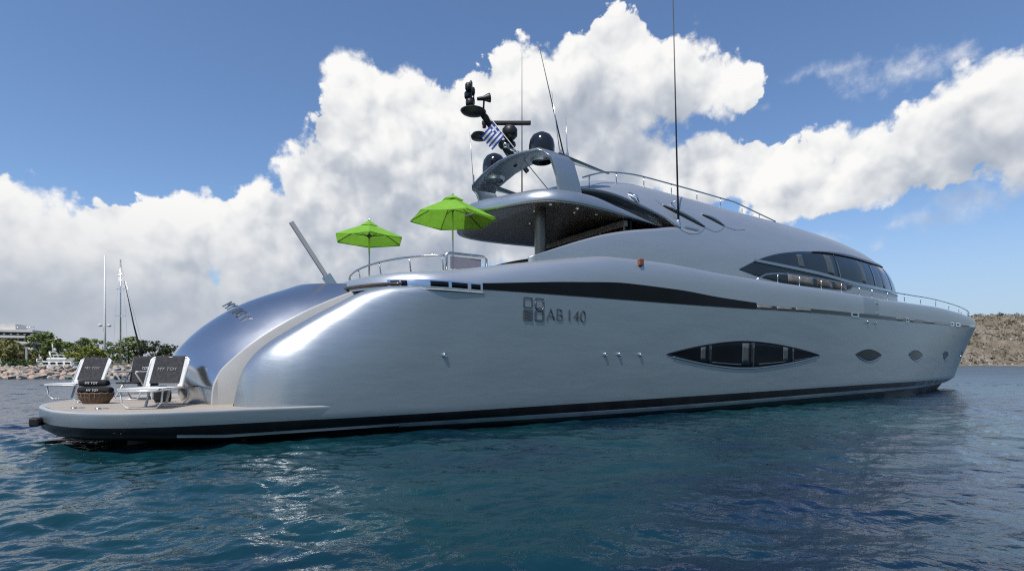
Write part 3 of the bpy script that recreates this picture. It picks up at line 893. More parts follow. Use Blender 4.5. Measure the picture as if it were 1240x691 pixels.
XK = np.concatenate([np.arange(3.15, 4.4, .05), np.arange(4.4, 10, .15), np.arange(10, 40, .4), np.arange(40, 48.4, .2), np.linspace(48.4, 48.7, 6)])
U = (XK - 3.15) / (48.7 - 3.15)
def along(end):
    return 3.15 + U * (end - 3.15)
ROWX, ROWY, ROWZ, ROWM = [], [], [], []
xw, xs = along(43.3), along(46.2)
def row(x, y, z, m):
    ROWX.append(x); ROWY.append(y); ROWZ.append(z); ROWM.append(m)
row(along(41.8), y_w(xw) * 0.72, np.full_like(U, -0.8), 0)
row(xw, y_w(xw), np.zeros_like(U), 0)
for zf, m in ((z_wl, 1), (z_wh, 2), (z_bt, 3)):
    f = {1: .33, 2: .66, 3: 1.0}[m]
    xx = xw + (xs - xw) * f
    t = np.sqrt(f)
    row(xx, y_w(xw) * (1 - t) + y_s(xs) * t, zf(xs), m)
for k in range(1, NSIDE + 1):
    a = k / NSIDE * math.pi / 2
    t = 0.55 * k / NSIDE + 0.45 * math.sin(a)
    n = n_h(XK)
    haunch = np.clip((8.6 - XK) / 1.2, 0, 1)
    bl = (1 - np.clip(t, 0, 1) ** n) ** (1 / n)                       # 1 at the stripe, 0 at the crest
    # forward of the haunch an almost straight side, hollow under the flared bow
    p = 1.0 - 0.25 * np.clip((20 - XK) / 12, 0, 1) + 0.35 * np.clip((XK - 30) / 14, 0, 1)
    st = 1 - t ** p
    g = haunch * bl + (1 - haunch) * st
    xx = xs + (XK - xs) * t
    row(xx, y_k(XK) * (1 - g) + y_s(xs) * g, z_bt(xs) * (1 - t) + z_k(XK) * t, 3)
HULL_ROWS = len(ROWX)
lip = np.clip((XK - 6.4) / 0.8, 0, 1)
row(XK, np.maximum(0, y_k(XK) - .05), z_k(XK) + .015, 3)
row(XK, np.maximum(0, y_k(XK) - .13), z_k(XK) - .02, 3)
row(XK, np.maximum(0, y_k(XK) - .20), np.where(XK < 6.6, .6, z_k(XK) - .06), 3)
A = [[(ROWX[r][i], -ROWY[r][i], ROWZ[r][i]) for i in range(len(U))] for r in range(len(ROWX))]
hb = MB()
# material slot 0 bottom paint, 1 pale stripe, 2 black stripe, 3 silver
slot = {0: 0, 1: 0, 2: 1, 3: 2}
hb.grid(A, mfun=lambda i, j: (0 if i < 2 else 1 if i == 2 else 2 if i == 3 else 3), flip=True)
hb.mirror()
obj('hull', hb, [M['antifoul'], M['stripe_white'], M['stripe_black'], M['silver']], yacht, merge=0.002, sharp=40)

def hull_y(x, z):
    ys, zs = [], []
    for r in range(4, HULL_ROWS):
        ys.append(np.interp(x, ROWX[r], ROWY[r])); zs.append(np.interp(x, ROWX[r], ROWZ[r]))
    return float(np.interp(z, zs, ys))

# ---- bulwark: the band above the knuckle that runs round the after deck
z_sh = crv([(5.4, 3.58), (6.7, 3.62), (7.94, 3.78), (9.33, 4.04), (11.2, 4.36), (12.7, 4.55), (14.7, 4.58), (17.5, 4.48), (20.8, 4.44), (28.5, 4.43), (33, 4.50), (37.5, 4.58), (42, 4.54), (46, 4.40), (48.7, 4.28)])
d_in = crv([(5.4, .45), (9, .50), (13, .46), (18, .30), (28, .24), (40, .26), (48.7, .3)])
EX, EA, EB, EN = 7.6, 2.1, 3.46, 2 / 2.4
def plan(x):
    if x >= EX:
        return float(min(EB + (x - EX) * .004, 3.48) if x < 10 else max(0.0, y_k(x) - .012))
    c = max(0.0, (EX - x) / EA) ** 2.4
    return EB * max(0.0, 1 - c) ** (1 / 2.4)
def band_lo(x):
    return float(z_k(x)) + .012 if x > 6.6 else 3.2
band_n = lambda x: 2.0 + 1.6 * min(1, max(0, (x - 8) / 6))
def band_y(x, z):
    s = min(1, max(0, (z - band_lo(x)) / (float(z_sh(x)) - band_lo(x))))
    n = band_n(x)
    return plan(x) - float(d_in(x)) * (1 - (1 - s ** n) ** (1 / n))
path = []
for k in range(0, 25):
    a = k / 24 * math.pi / 2
    path.append((EX - EA * max(0, math.cos(a)) ** EN, EB * max(0, math.sin(a)) ** EN, math.cos(a)))
for x in np.concatenate([np.arange(7.8, 42, .3), np.arange(42, 48.4, .15), np.linspace(48.4, 48.7, 5)]):
    path.append((float(x), plan(float(x)), 0.0))
A = []
inner = []
for (x, y, ca) in path:
    zl, zu, d = band_lo(x), float(z_sh(x)), float(d_in(x))
    colp = []
    sc = lambda off: (x + off * ca, max(0.0, y - off * (1 - ca) if ca > 0 else y - off * min(1, y / 0.9)))
    for k in range(13):
        f = k / 12 * math.pi / 2
        px_, py_ = sc(d * (1 - max(0, math.cos(f)) ** (2 / band_n(x))))
        colp.append((px_, -py_, zl + (zu - zl) * math.sin(f) ** (2 / band_n(x))))
    for off, z in ((d + .14, zu - .005), (d + .18, zu - .04), (d + .19, min(zu - .1, 3.25) if x < 13.5 else zu - .2)):
        px_, py_ = sc(off)
        colp.append((px_, -py_, z))
    inner.append((colp[-1][0], colp[-1][1]))
    A.append(colp)
bw = MB().grid(A).mirror()
obj('bulwark', bw, M['silver_house'], yacht, merge=0.002, sharp=50)

# ---- decks
dk = MB()
aft = [p for p in inner if p[0] < 13.6]
dk.grid([[(x, y, 3.27), (x, -y, 3.27)] for x, y in aft], smooth=False)
obj('after_deck', dk, M['teak'], yacht)
dk = MB()
fore = [p for p in inner if p[0] > 13.0]
dk.grid([[(x, y * t, float(z_sh(x)) - .16 + .05 * (1 - t * t)) for t in (1, .6, .2, -.2, -.6, -1)] for x, y in fore])
obj('foredeck', dk, M['silver'], yacht)

# ---- bathing platform
OUT = [(-.12, 0), (-.08, .6), (.03, 1.1), (.16, 1.6), (.30, 2.05), (.52, 2.5), (.80, 2.9), (1.15, 3.2), (1.6, 3.4), (2.2, 3.5), (2.9, 3.51), (3.8, 3.49), (4.6, 3.465), (5.4, 3.432), (6.3, 3.405)]
ox = crv([(i, p[0]) for i, p in enumerate(OUT)]); oy = crv([(i, p[1]) for i, p in enumerate(OUT)])
tt = np.linspace(0, len(OUT) - 1, 70)
OUTL = [(float(ox(t)), float(oy(t))) for t in tt]
def offs(off):
    r = []
    for i, (x, y) in enumerate(OUTL):
        a = OUTL[max(0, i - 1)]; b = OUTL[min(len(OUTL) - 1, i + 1)]
        tx, ty = b[0] - a[0], b[1] - a[1]
        L = math.hypot(tx, ty)
        nx, ny = ty / L, -tx / L               # inwards
        if i == 0: nx, ny = 1, 0
        r.append((x + nx * off, max(0.0, y + ny * off)))
    return r
prof = [(.10, .655, 0), (.06, .68, 0), (.012, .678, 0), (0, .655, 0), (.0, .62, 0), (.012, .41, 1), (.013, .405, 2), (.03, .222, 2), (.031, .22, 3), (.036, .168, 3), (.037, .165, 2), (.12, .11, 2), (.5, .07, 2), (1.2, -.05, 2)]
rim = MB()
lift = lambda x, z: z + .09 * min(1, max(0, (2.9 - x) / 1.4)) * min(1, max(0, (.42 - z) / .2))
A = [[(x, -y, lift(x, z)) for (x, y) in offs(o_)] for (o_, z, m) in prof]
rim.grid(A, mfun=lambda i, j: 0 if i < 3 else 1 if i < 5 else 3 if (i == 8 and OUTL[j][0] > 2.1) else 2)
rim.mirror()
pf = obj('bathing_platform', rim, [M['gelcoat'], M['silver'], M['stripe_black'], M['stripe_white']], yacht, merge=0.001, sharp=40)
tk = MB()
inn = offs(.10)
tk.grid([[(x, -y, .668), (x, y, .668)] for x, y in inn], smooth=False)
obj('teak_deck', tk, M['teak'], pf)
cl = MB()
for (x, y) in ((.55, -1.5), (.95, -1.95), (.45, .4)):
    cl.lathe([(0, .69), (.05, .69), (.055, .672)], (x, y, 0), 12)
    cl.box((x + .12, y - .03, .68), (.09, .03, .02))
obj('deck_cleat', cl, M['steel'], pf)
bp_ = MB().box((-.04, -1.15, .42), (.16, .3, .16), Matrix.Rotation(rad(-8), 3, 'Z'), bevel=.03)
obj('rubber_bumper', bp_, M['black'], pf)
jet = MB()
for y in (-1.9, -.7, .7, 1.9):
    jet.lathe([(.0, 0), (.30, 0), (.34, .25), (.36, 1.0), (.30, 1.6)], (1.4, y, .0), 16, axis=(1, 0, -.05))
jet.box((1.6, -1.9, -.06), (.5, .9, .05), Matrix.Rotation(rad(8), 3, 'Y'))
obj('waterjet', jet, M['black'], yacht)

# ---- transom: convex door between the two stairways
D = crv([(0, 2.8), (.12, 2.83), (.25, 2.95), (.38, 3.25), (.52, 3.83), (.72, 4.87), (1, 6.2)])
DZ = crv([(0, .60), (.12, 1.0), (.25, 1.32), (.38, 1.66), (.52, 2.15), (.72, 2.8), (1, 3.42)])
BU = crv([(0, .45), (.2, .75), (.5, 1.25), (.8, 1.5), (1, 1.42)])
def dome(t, s):
    b = 1 - abs(s) ** 2.2
    return Vector((float(D(t)) - float(BU(t)) * b, 1.82 * s, float(DZ(t)) + .05 * b))
A = []
for t in np.linspace(0, 1, 60):
    A.append([tuple(dome(t, s)) for s in np.linspace(-1, 1, 31)])
for dx in (.12, .5, 1.6):
    A.append([(p[0] + dx, p[1], p[2] + .02 * min(1, dx * 4)) for p in A[59]])
tr = MB().grid(A, flip=True)
trn = obj('transom_door', tr, M['silver_gloss'], yacht)
for s in (-1, 1):
    sw = MB()
    A = [[(float(D(t)), s * 1.82, float(DZ(t))), (float(D(t)) - .005, s * 1.87, float(DZ(t)) + .01), (float(D(t)) + .02, s * 1.90, float(DZ(t)) - .02), (float(D(t)) + .04, s * 1.90, .6)] for t in np.linspace(0, 1, 50)]
    sw.grid(A, flip=(s < 0))
    obj('stair_wall', sw, M['gelcoat'], yacht, sharp=40)
for s in (-1, 1):
  st_ = MB()
  for k in range(9):
    x = 3.35 + k * .30
    st_.box((x + .2, s * 2.22, .66 + k * .15), (.5, .64, .30))
  obj('stairway', st_, M['gelcoat'], yacht)
# raised letters of the boat's name across the transom door
p_ = dome(.68, -.38)
up_ = (dome(.70, -.38) - p_).normalized()
side_ = (dome(.68, -.48) - p_).normalized()
side_ = (side_ - up_ * side_.dot(up_)).normalized()
nrm = side_.cross(up_).normalized()
if nrm.z < 0: nrm = -nrm
mt = Matrix((side_, up_, nrm)).transposed().to_4x4()
mt.translation = p_ + nrm * .016
obj('name_lettering', text_mb('MY TOY', .36, .012, mt, -.004), M['steel'], trn)

# ---- patches laid on the curved shells
def patch(xs_, zlo, zhi, yf, off, nz=6, th=0.0):
    A = []
    for x in xs_:
        a, b = float(zlo(x)), float(zhi(x))
        A.append([(float(x), -(yf(float(x), a + (b - a) * k / nz) + off), a + (b - a) * k / nz) for k in range(nz + 1)])
    if th:                                        # give the piece an edge all round
        B = [[(p[0], p[1] + th, p[2]) for p in (c[0], *c, c[-1])] for c in A]
        for i, c in enumerate(B):
            for k in range(1, len(c) - 1):
                c[k] = A[i][k - 1]
        C = [[(p[0], p[1] + th, p[2]) for p in ([A[0][0]] + A[0] + [A[0][-1]])]] + B + [[(p[0], p[1] + th, p[2]) for p in ([A[-1][0]] + A[-1] + [A[-1][-1]])]]
        A = C
    return MB().grid(A)
K = lambda c: (lambda x: c)
def outline(xs_, zlo, zhi, yf, off, r, parent, material, name='frame'):
    up = [(float(x), -(yf(float(x), float(zhi(x))) + off), float(zhi(x))) for x in xs_]
    dn = [(float(x), -(yf(float(x), float(zlo(x))) + off), float(zlo(x))) for x in xs_][::-1]
    pts = up + dn[1:-1]
    return obj(name, MB().tube(pts, r, 8, closed=True), material, parent)

# dark side strip above the knuckle
lt = crv([(8.36, 3.42), (11.26, 3.68), (13.07, 3.785), (15.15, 3.76), (17.1, 3.66), (19.1, 3.60)])
ll = lambda x: float(z_k(x)) + .02
obj('side_strip', patch(np.linspace(8.34, 19.1, 60), ll, lt, band_y, .012, 6, .03), M['glass'], yacht, sharp=50)
# chrome window row on the quarter
cw = obj('chrome_window_frame', patch(np.linspace(6.22, 8.33, 30), K(3.215), K(3.405), band_y, .02, 4, .05), M['chrome'], yacht, sharp=50)
for a, b in ((6.27, 6.42), (6.45, 6.56), (7.02, 7.44), (7.52, 7.93), (8.02, 8.27)):
    obj('window_pane', patch(np.linspace(a, b, 8), K(3.25), K(3.375), band_y, .026, 2, .012), M['glass'], cw)
obj('window_ledge', patch(np.linspace(6.3, 8.36, 30), K(3.165), K(3.2), lambda x, z: plan(x), .035, 2, .06), M['gelcoat'], cw)
# slot along the deck edge to the bow, with slatted vents and hawse plates
sl = lambda x: float(z_k(x)) + .03
sh_ = lambda x: float(z_k(x)) + .165
slot_o = obj('deck_edge_slot', patch(np.linspace(19.11, 48.2, 120), sl, sh_, band_y, .012, 2, .02), M['black_gloss'], yacht, sharp=50)
sl2 = lambda x: float(z_k(x)) + .04
sh2 = lambda x: float(z_k(x)) + .155
for a, b in ((19.14, 20.0), (20.3, 21.22), (21.5, 22.5), (30.6, 31.4), (32.4, 33.0), (34.4, 36.2), (41.6, 43.6)):
    obj('vent_slats', patch(np.linspace(a, b, 6), sl2, sh2, band_y, .02, 2, .012), M['tan'], slot_o)
for a, b in ((25.75, 26.5), (31.75, 32.2), (39.1, 39.8), (40.2, 41.2)):
    pl_ = obj('hawse_plate', patch(np.linspace(a, b, 6), lambda x: float(z_k(x)) - .01, lambda x: float(z_k(x)) + .2, band_y, .03, 2, .02), M['chrome'], slot_o, sharp=50)
    obj('hawse_hole', patch(np.linspace(a + (b - a) * .22, b - (b - a) * .22, 6), lambda x: float(z_k(x)) + .05, lambda x: float(z_k(x)) + .14, band_y, .036, 2, .01), M['black'], pl_)
# boarding gate in the bulwark
gate = obj('boarding_gate', patch(np.linspace(27.05, 28.6, 8), lambda x: float(z_k(x)) + .2, lambda x: float(z_sh(x)) - .07, band_y, .008, 6, .012), M['silver'], yacht, sharp=50)
hg = MB()
for z in (3.75, 4.18):
    hg.box((28.35, -(band_y(28.35, z) + .02), z), (.22, .03, .07), bevel=.01)
obj('hinge', hg, M['chrome'], gate)
fl = MB()
for x in (27.3, 28.15):
    fl.tube([(x, -(hull_y(x, 3.3) + .0), 3.36), (x, -(hull_y(x, 3.3) + .05), 3.33), (x, -(hull_y(x, 3.2) + .04), 3.22)], .025)
obj('fender_hook', fl, M['chrome'], gate)

# almond window amidships and the four almond portholes
def almond(x0, x1, zm, top, bot, yf=hull_y, name='hull_window', n=40, rim_r=.028, skew=.5):
    xs_ = np.linspace(x0, x1, n)
    f = lambda x: max(0.0, 1 - abs((x - (x0 + (x1 - x0) * skew)) / ((x1 - x0) * (skew if x < x0 + (x1 - x0) * skew else 1 - skew))) ** 1.75)
    hi = lambda x: zm(x) + top * f(x) + .004
    lo = lambda x: zm(x) - bot * f(x) - .004
    g = obj(name, patch(xs_, lo, hi, yf, .010, 8, .02), M['glass'], yacht)
    outline(xs_, lo, hi, yf, .006, rim_r * .55, g, M['black_gloss'])
    obj('lower_lip', MB().tube([(float(x), -(yf(float(x), float(lo(x))) + .012), float(lo(x)) - rim_r * .7) for x in xs_[2:-2]], rim_r * .7, 6), M['silver_gloss'], g)
    return g, lo, hi
hw, lo_, hi_ = almond(14.67, 23.24, lambda x: 1.80 + (x - 14.67) * .006, .45, .43, n=70, rim_r=.04, skew=.46)
band = lambda lo, hi, m: (lambda x: lo(x) + (hi(x) - lo(x)) * m)
for a, b in ((16.22, 16.45), (18.35, 18.72), (20.75, 21.05)):
    obj('curtain', patch(np.linspace(a, b, 5), band(lo_, hi_, .12), band(lo_, hi_, .93), hull_y, .016, 4, .006), M['curtain'], hw)
for a, b in ((16.6, 16.72), (18.85, 19.0), (21.3, 21.42)):
    obj('mullion', patch(np.linspace(a, b, 4), band(lo_, hi_, .03), band(lo_, hi_, .97), hull_y, .022, 4, .012), M['black_gloss'], hw)
for a, b in ((16.8, 18.3), (19.3, 20.9), (21.5, 22.5)):
    obj('inner_sill', patch(np.linspace(a, b, 8), band(lo_, hi_, .09), band(lo_, hi_, .14), hull_y, .017, 2, .006), M['curtain'], hw)
for x0, x1, zz, t_, b_ in ((26.2, 28.75, 1.92, .22, .27), (32.02, 34.0, 1.98, .21, .25), (37.9, 39.05, 2.04, .2, .22), (42.98, 43.62, 2.10, .19, .15)):
    almond(x0, x1, K(zz), t_, b_, name='porthole', n=24, rim_r=.03)
# exhaust fittings on the topsides
for x, z in ((7.35, 1.71), (12.2, 1.77), (12.72, 1.78), (13.55, 1.78)):
    y = hull_y(x, z)
    ft = MB().lathe([(0, .0), (.055, .0), (.06, .03), (.05, .075), (.03, .085), (.028, .06), (0, .05)], (x, -y + .01, z), 14, axis=(0, -1, 0))
    obj('hull_fitting', ft, M['chrome'], yacht)

# builder's mark and model number on the topsides
def on_hull(x, z, off=.012):
    return Matrix.Translation((x, -(hull_y(x, z) + off), z)) @ Matrix.Rotation(rad(90), 4, 'X')
obj('side_lettering', text_mb('AB', .46, .012, on_hull(10.45, 2.76), -.009), M['letter'], yacht)
obj('side_lettering', text_mb('140', .46, .012, on_hull(11.16, 2.76), -.009), M['letter'], yacht)
lg = MB()
yl = -(hull_y(9.8, 2.9) + .012)
def sq(cx, cz, s, t=.03):
    for dx, dz, w_, h_ in ((0, s / 2, s, t), (0, -s / 2, s, t), (-s / 2, 0, t, s - t), (s / 2, 0, t, s - t)):
        lg.box((cx + dx, yl, cz + dz), (w_, .02, h_))
sq(9.62, 3.03, .24); sq(9.97, 3.03, .24); sq(9.97, 2.72, .24, .045)
lg.box((9.62, yl, 2.72), (.27, .02, .27))
lg.tube([(9.97 + .13 * math.cos(a), yl - .004, 3.0 + .15 * math.sin(a)) for a in np.linspace(rad(150), rad(400), 18)], .018, 6)
for k in range(3):
    lg.box((9.62, yl - .012, 2.64 + .08 * k), (.24, .01, .022), Matrix.Rotation(rad(25), 3, 'Y'))
obj('builder_mark', lg, M['letter'], yacht)

# ---- deckhouse
NB = 2.35
w_h = crv([(10, 2.72), (14, 2.76), (25, 2.72), (28, 2.58), (31, 2.25), (33, 1.88), (34.5, 1.5), (36, .95), (37.0, .45), (37.4, .1)])
z_r = crv([(11.6, 6.62), (12.1, 6.98), (12.9, 7.36), (14.2, 7.74), (15.7, 7.88), (18, 7.86), (21, 7.80), (24.5, 7.76), (28, 7.64), (31, 7.42), (33, 7.14), (34.5, 6.84), (35.2, 6.32), (36.1, 5.68), (36.8, 5.1), (37.4, 4.5)])
ZB = 4.2
def house_y(x, z):
    h = float(z_r(x)) - ZB
    s = min(1, max(0, (z - ZB) / h))
    return float(w_h(x)) * (1 - s ** NB) ** (1 / NB)
z_wing = crv([(11.6, 6.55), (11.9, 6.64), (12.4, 6.84), (12.9, 6.93), (13.4, 6.90), (13.9, 6.81), (14.7, 6.58), (15.65, 6.28), (16.4, 6.0), (17.5, 5.98), (30, 5.9), (34, 5.3), (37.4, 4.5)])
z_sd = crv([(10.2, 4.36), (11, 4.66), (12.05, 5.04), (13, 5.34), (14, 5.58), (15, 5.77), (16.4, 6.0), (17.5, 5.98), (30, 5.9), (34, 5.3), (37.4, 4.5)])
def half(x, z0, z1, n):
    h = float(z_r(x)) - ZB
    a0 = math.asin(min(1, max(0, (z0 - ZB) / h)) ** (NB / 2)) if z0 > ZB else 0
    a1 = math.asin(min(1, max(0, (z1 - ZB) / h)) ** (NB / 2)) if z1 < ZB + h - 1e-4 else math.pi / 2
    r_ = []
    for k in range(n + 1):
        a = a0 + (a1 - a0) * k / n
        r_.append((x, -float(w_h(x)) * max(0, math.cos(a)) ** (2 / NB), ZB + h * max(0, math.sin(a)) ** (2 / NB)))
    return r_
XU = np.concatenate([np.arange(11.62, 13, .1), np.arange(13, 16.4, .2), [16.4], np.arange(16.7, 33, .4), np.arange(33, 37.41, .15)])
hs = MB()
hs.grid([half(float(x), float(z_wing(x)), 99, 22) for x in XU])
XL = np.concatenate([np.arange(10.2, 16.4, .2), [16.4], np.arange(16.7, 33, .4), np.arange(33, 37.41, .15)])
A = []
for x in XL:
    x = float(x)
    c = half(x, ZB, float(z_sd(x)), 12)
    A.append([(x, -float(w_h(x)), 3.2)] + c)
hs.grid(A)
hs.mirror()
house = obj('deckhouse', hs, M['silver_house'], yacht, merge=0.003, sharp=55)
md = house.modifiers.new('thickness', 'SOLIDIFY'); md.thickness = .07; md.offset = -1

# almond wheelhouse glazing
gl_lo = crv([(19.25, 4.86), (20.5, 4.70), (22.2, 4.60), (25.5, 4.64), (27.2, 4.76), (27.9, 5.02), (30, 5.06), (33, 5.10), (35, 5.2), (36.6, 5.24)])
gl_hi = crv([(19.25, 4.88), (20.5, 5.36), (22, 5.76), (24, 6.08), (26, 6.26), (28, 6.33), (30.5, 6.36), (32, 6.44), (33.5, 6.56), (34.6, 6.66), (35.2, 6.24), (36.1, 5.62), (36.6, 5.28)])
gz = obj('wheelhouse_glazing', patch(np.linspace(19.25, 36.6, 110), gl_lo, gl_hi, house_y, .012, 14, .02), M['glass_blue'], yacht)
sill_m = crv([(20.1, 5.30), (24, 5.24), (28, 5.08), (32, 5.12), (35.8, 5.24)])
obj('window_sill', patch(np.linspace(20.15, 35.9, 70), lambda x: float(sill_m(x)) - .05 - .03 * min(1, (x - 20) / 4), lambda x: float(sill_m(x)) + .05, house_y, .05, 3, .06), M['silver_gloss'], gz, sharp=50)
for a, b in ((22.3, 24.1), (24.4, 25.6), (25.9, 26.9)):
    obj('brown_reflection', patch(np.linspace(a, b, 6), lambda x: 4.68, lambda x: 5.02 - .02 * (x - 22), house_y, .018, 3, .008), M['tan' if a < 24 else 'brown_trim'], gz)  # brown reflection in the lower glass, painted on as coloured patches
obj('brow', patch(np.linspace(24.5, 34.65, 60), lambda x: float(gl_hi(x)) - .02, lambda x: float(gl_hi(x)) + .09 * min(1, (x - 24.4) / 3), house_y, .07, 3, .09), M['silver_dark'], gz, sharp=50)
for x in (26.3, 30.2, 33.2):
    obj('mullion', patch(np.linspace(x, x + .14, 4), lambda q: float(sill_m(q)) + .05, lambda q: float(gl_hi(q)) - .02, house_y, .026, 6, .014), M['black_gloss'], gz)
for a, b in ((23.2, 23.6), (25.4, 26.0), (28.7, 29.2), (31.5, 31.9)):
    obj('curtain', patch(np.linspace(a, b, 4), lambda q: float(sill_m(q)) + .08, lambda q: float(gl_hi(q)) - .12, house_y, .018, 6, .006), M['curtain'], gz)

# after bulkhead of the saloon
bk = MB().box((14.25, 0, 4.6), (.08, 4.8, 2.7))
bh = obj('saloon_bulkhead', bk, M['glass'], yacht)
fr = MB()
for y in (-2.2, -1.1, 0, 1.1, 2.2):
    fr.box((14.19, y, 4.6), (.06, .09, 2.65))
obj('door_frame', fr, M['steel'], bh)
obj('door_track', MB().box((14.1, 0, 5.87), (.18, 4.7, .2), bevel=.02), M['tan'], bh)

# ---- flybridge overhang
SO = [(9.72, 0), (9.82, .5), (10.05, 1.05), (10.35, 1.75), (10.58, 2.2), (10.85, 2.5), (11.25, 2.7), (11.9, 2.80), (12.8, 2.76), (13.9, 2.60), (15.2, 2.36), (16.35, 2.1)]
sx = crv([(i, p[0]) for i, p in enumerate(SO)]); sy = crv([(i, p[1]) for i, p in enumerate(SO)])
SOL = [(float(sx(t)), float(sy(t))) for t in np.linspace(0, len(SO) - 1, 60)]
def soff(off):
    r = []
    for i, (x, y) in enumerate(SOL):
        a = SOL[max(0, i - 1)]; b = SOL[min(len(SOL) - 1, i + 1)]
        tx, ty = b[0] - a[0], b[1] - a[1]
        L = math.hypot(tx, ty)
        nx, ny = ty / L, -tx / L
        if i == 0: nx, ny = 1, 0
        r.append((x + nx * off, max(0, y + ny * off)))
    return r
fade = [min(1, max(0, (15.6 - x) / 3.0)) for x, y in SOL]
A = []
for off, z in ((.22, 6.0), (.05, 5.985), (.012, 6.0), (0, 6.03), (.0, 6.10), (.03, 6.2), (.10, 6.31), (.22, 6.40), (.42, 6.46), (.8, 6.5), (1.2, 6.5)):
    A.append([(p[0], -p[1], 6.0 + (z - 6.0) * (.25 + .75 * f)) for p, f in zip(soff(off), fade)])
fo = MB().grid(A).mirror()
fly = obj('flybridge_overhang', fo, M['silver'], yacht, merge=.002, sharp=50)
sf = MB()
inn = soff(.2)
sf.grid([[(x, -y * t, 6.0 + .22 * (1 - t * t) * min(1, (x - 9.8) / 1.5)) for t in np.linspace(1, -1, 13)] for x, y in inn])
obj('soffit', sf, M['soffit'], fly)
top = MB()
inn = soff(1.1)
top.grid([[(x, -y, 6.5 - .3 * (1 - f)), (x, y, 6.5 - .3 * (1 - f))] for (x, y), f in zip(inn, fade)])
obj('flybridge_deck', top, M['silver_dark'], fly)
dl = MB()
for x, y in ((10.7, -1.6), (11.3, -2.2), (12.2, -2.3), (12.6, -1.7), (11.6, -1.0), (13.2, -2.0), (10.9, .6), (12.4, .4)):
    dl.lathe([(0, -.03), (.05, -.03), (.06, .02)], (x, y, 6.0 + .22 * (1 - (y / 2.6) ** 2) - .01), 12)
obj('downlight', dl, M['chrome'], fly)
A = []
fx = [p for p in SOL if p[0] > 11.62]
for x, y in fx:
    f = min(1, max(0, (15.6 - x) / 3.0))
    z0 = 6.0 + .30 * (.25 + .75 * f)
    z1 = float(z_wing(x)) - .02
    y1 = house_y(x, z1) - .08
    k_ = min(1, (16.35 - x) / 2.0)
    A.append([(x, -(y - .10), min(z0, z1 - .005)), (x, -(y - .2 - .2 * k_), z0 + (z1 - z0) * .2), (x, -(y1 - .5 * k_), z0 + (z1 - z0) * .6), (x, -(y1 - .45 * k_), z1 + .02), (x, -(y1 + .05), z1 + .012)])
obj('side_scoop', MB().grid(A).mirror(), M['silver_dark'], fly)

# gills in the side of the flybridge
def gill(x0, z0, x1, z1, wd):
    xs_ = np.linspace(x0, x1, 24)
    mid = lambda x: z0 + (z1 - z0) * (x - x0) / (x1 - x0) + .06 * math.sin(math.pi * (x - x0) / (x1 - x0))
    hw_ = lambda x: wd * math.sin(math.pi * min(1, max(0, (x - x0) / (x1 - x0)))) ** .6 + .004
    g = obj('side_gill', patch(xs_, lambda x: mid(x) - hw_(x), mid, house_y, .008, 3, .02), M['black_gloss'], house)
    obj('gill_lip', MB().tube([(float(x), -(house_y(float(x), mid(x)) + .012), mid(x) + .02) for x in xs_], [.012 + .05 * math.sin(math.pi * k / 23) for k in range(24)], 8), M['silver'], g)
gill(15.9, 6.74, 17.75, 6.22, .12)
gill(17.9, 6.73, 18.95, 6.44, .08)
sm = MB()
for pts in ([(16.35, 5.93), (16.8, 5.84), (17.3, 5.93), (17.75, 6.20)], [(17.75, 6.20), (18.2, 6.12), (18.6, 6.22), (18.95, 6.43)], [(18.95, 6.43), (19.5, 6.38), (20.2, 6.48)], [(15.7, 6.98), (15.82, 6.80), (15.9, 6.74)]):
    c = crv(pts)
    sm.tube([(float(x), -(house_y(float(x), float(c(x))) + .002), float(c(x))) for x in np.linspace(pts[0][0], pts[-1][0], 20)], .007, 6)
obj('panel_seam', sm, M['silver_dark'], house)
ed = MB().tube([(float(x), -(house_y(float(x), float(z_wing(x))) + .0), float(z_wing(x))) for x in np.linspace(11.7, 16.4, 50)], .03, 8)
obj('wing_edge', ed, M['silver_gloss'], house)
ck = MB()
ck.tube([(14.55, -(house_y(14.55, 6.95) + .02), 6.95), (14.62, -(house_y(14.6, 6.7) + .09), 6.80), (14.72, -(house_y(14.7, 6.62) + .03), 6.62)], .055, 8)
obj('chrome_cleat', ck, M['chrome'], house)
sl_ = MB().box((13.62, -(band_y(13.6, 4.42) + .05), 4.44), (.16, .12, .2), bevel=.02)
obj('side_light', sl_, M['orange'], yacht)
# pillars under the overhang
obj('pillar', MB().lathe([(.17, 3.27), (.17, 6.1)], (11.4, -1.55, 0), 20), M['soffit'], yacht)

# ---- radar arch
AP = [(2.14, 6.25), (2.14, 6.9), (2.13, 7.44), (2.07, 7.58), (1.92, 7.655), (1.2, 7.78), (.6, 7.85), (0, 7.87)]
cx0 = [11.65, 11.52, 11.3, 11.10, 11.0, 10.95, 10.92, 10.9]
cx1 = [12.6, 12.4, 12.2, 12.05, 12.0, 11.98, 11.95, 11.95]
A = []
for i, (y, z) in enumerate(AP):
    a = AP[max(0, i - 1)]; b = AP[min(len(AP) - 1, i + 1)]
    ty, tz = b[0] - a[0], b[1] - a[1]; L = math.hypot(ty, tz)
    ny, nz = -tz / L, ty / L                        # inwards / down
    if i == len(AP) - 1: ny, nz = 0, -1
    x0, x1 = cx0[i], cx1[i]
    ring = []
    for k in range(24):
        a_ = k / 24 * 2 * math.pi
        u = math.copysign(abs(math.cos(a_)) ** .75, math.cos(a_)); v_ = math.copysign(abs(math.sin(a_)) ** .75, math.sin(a_))
        th = .065 * (.35 + .65 * (1 - u) / 2 + .25)
        ring.append(((x0 + x1) / 2 + (x1 - x0) / 2 * u, -(y - (0 if ny == 0 else -1) * 0 + ny * 0) - ny * th * v_ * -1, z + nz * th * v_ * 1))
    ring.append(ring[0])
    A.append(ring)
ar = MB().grid(A).mirror()
arch = obj('radar_arch', ar, M['silver'], yacht, merge=.002)
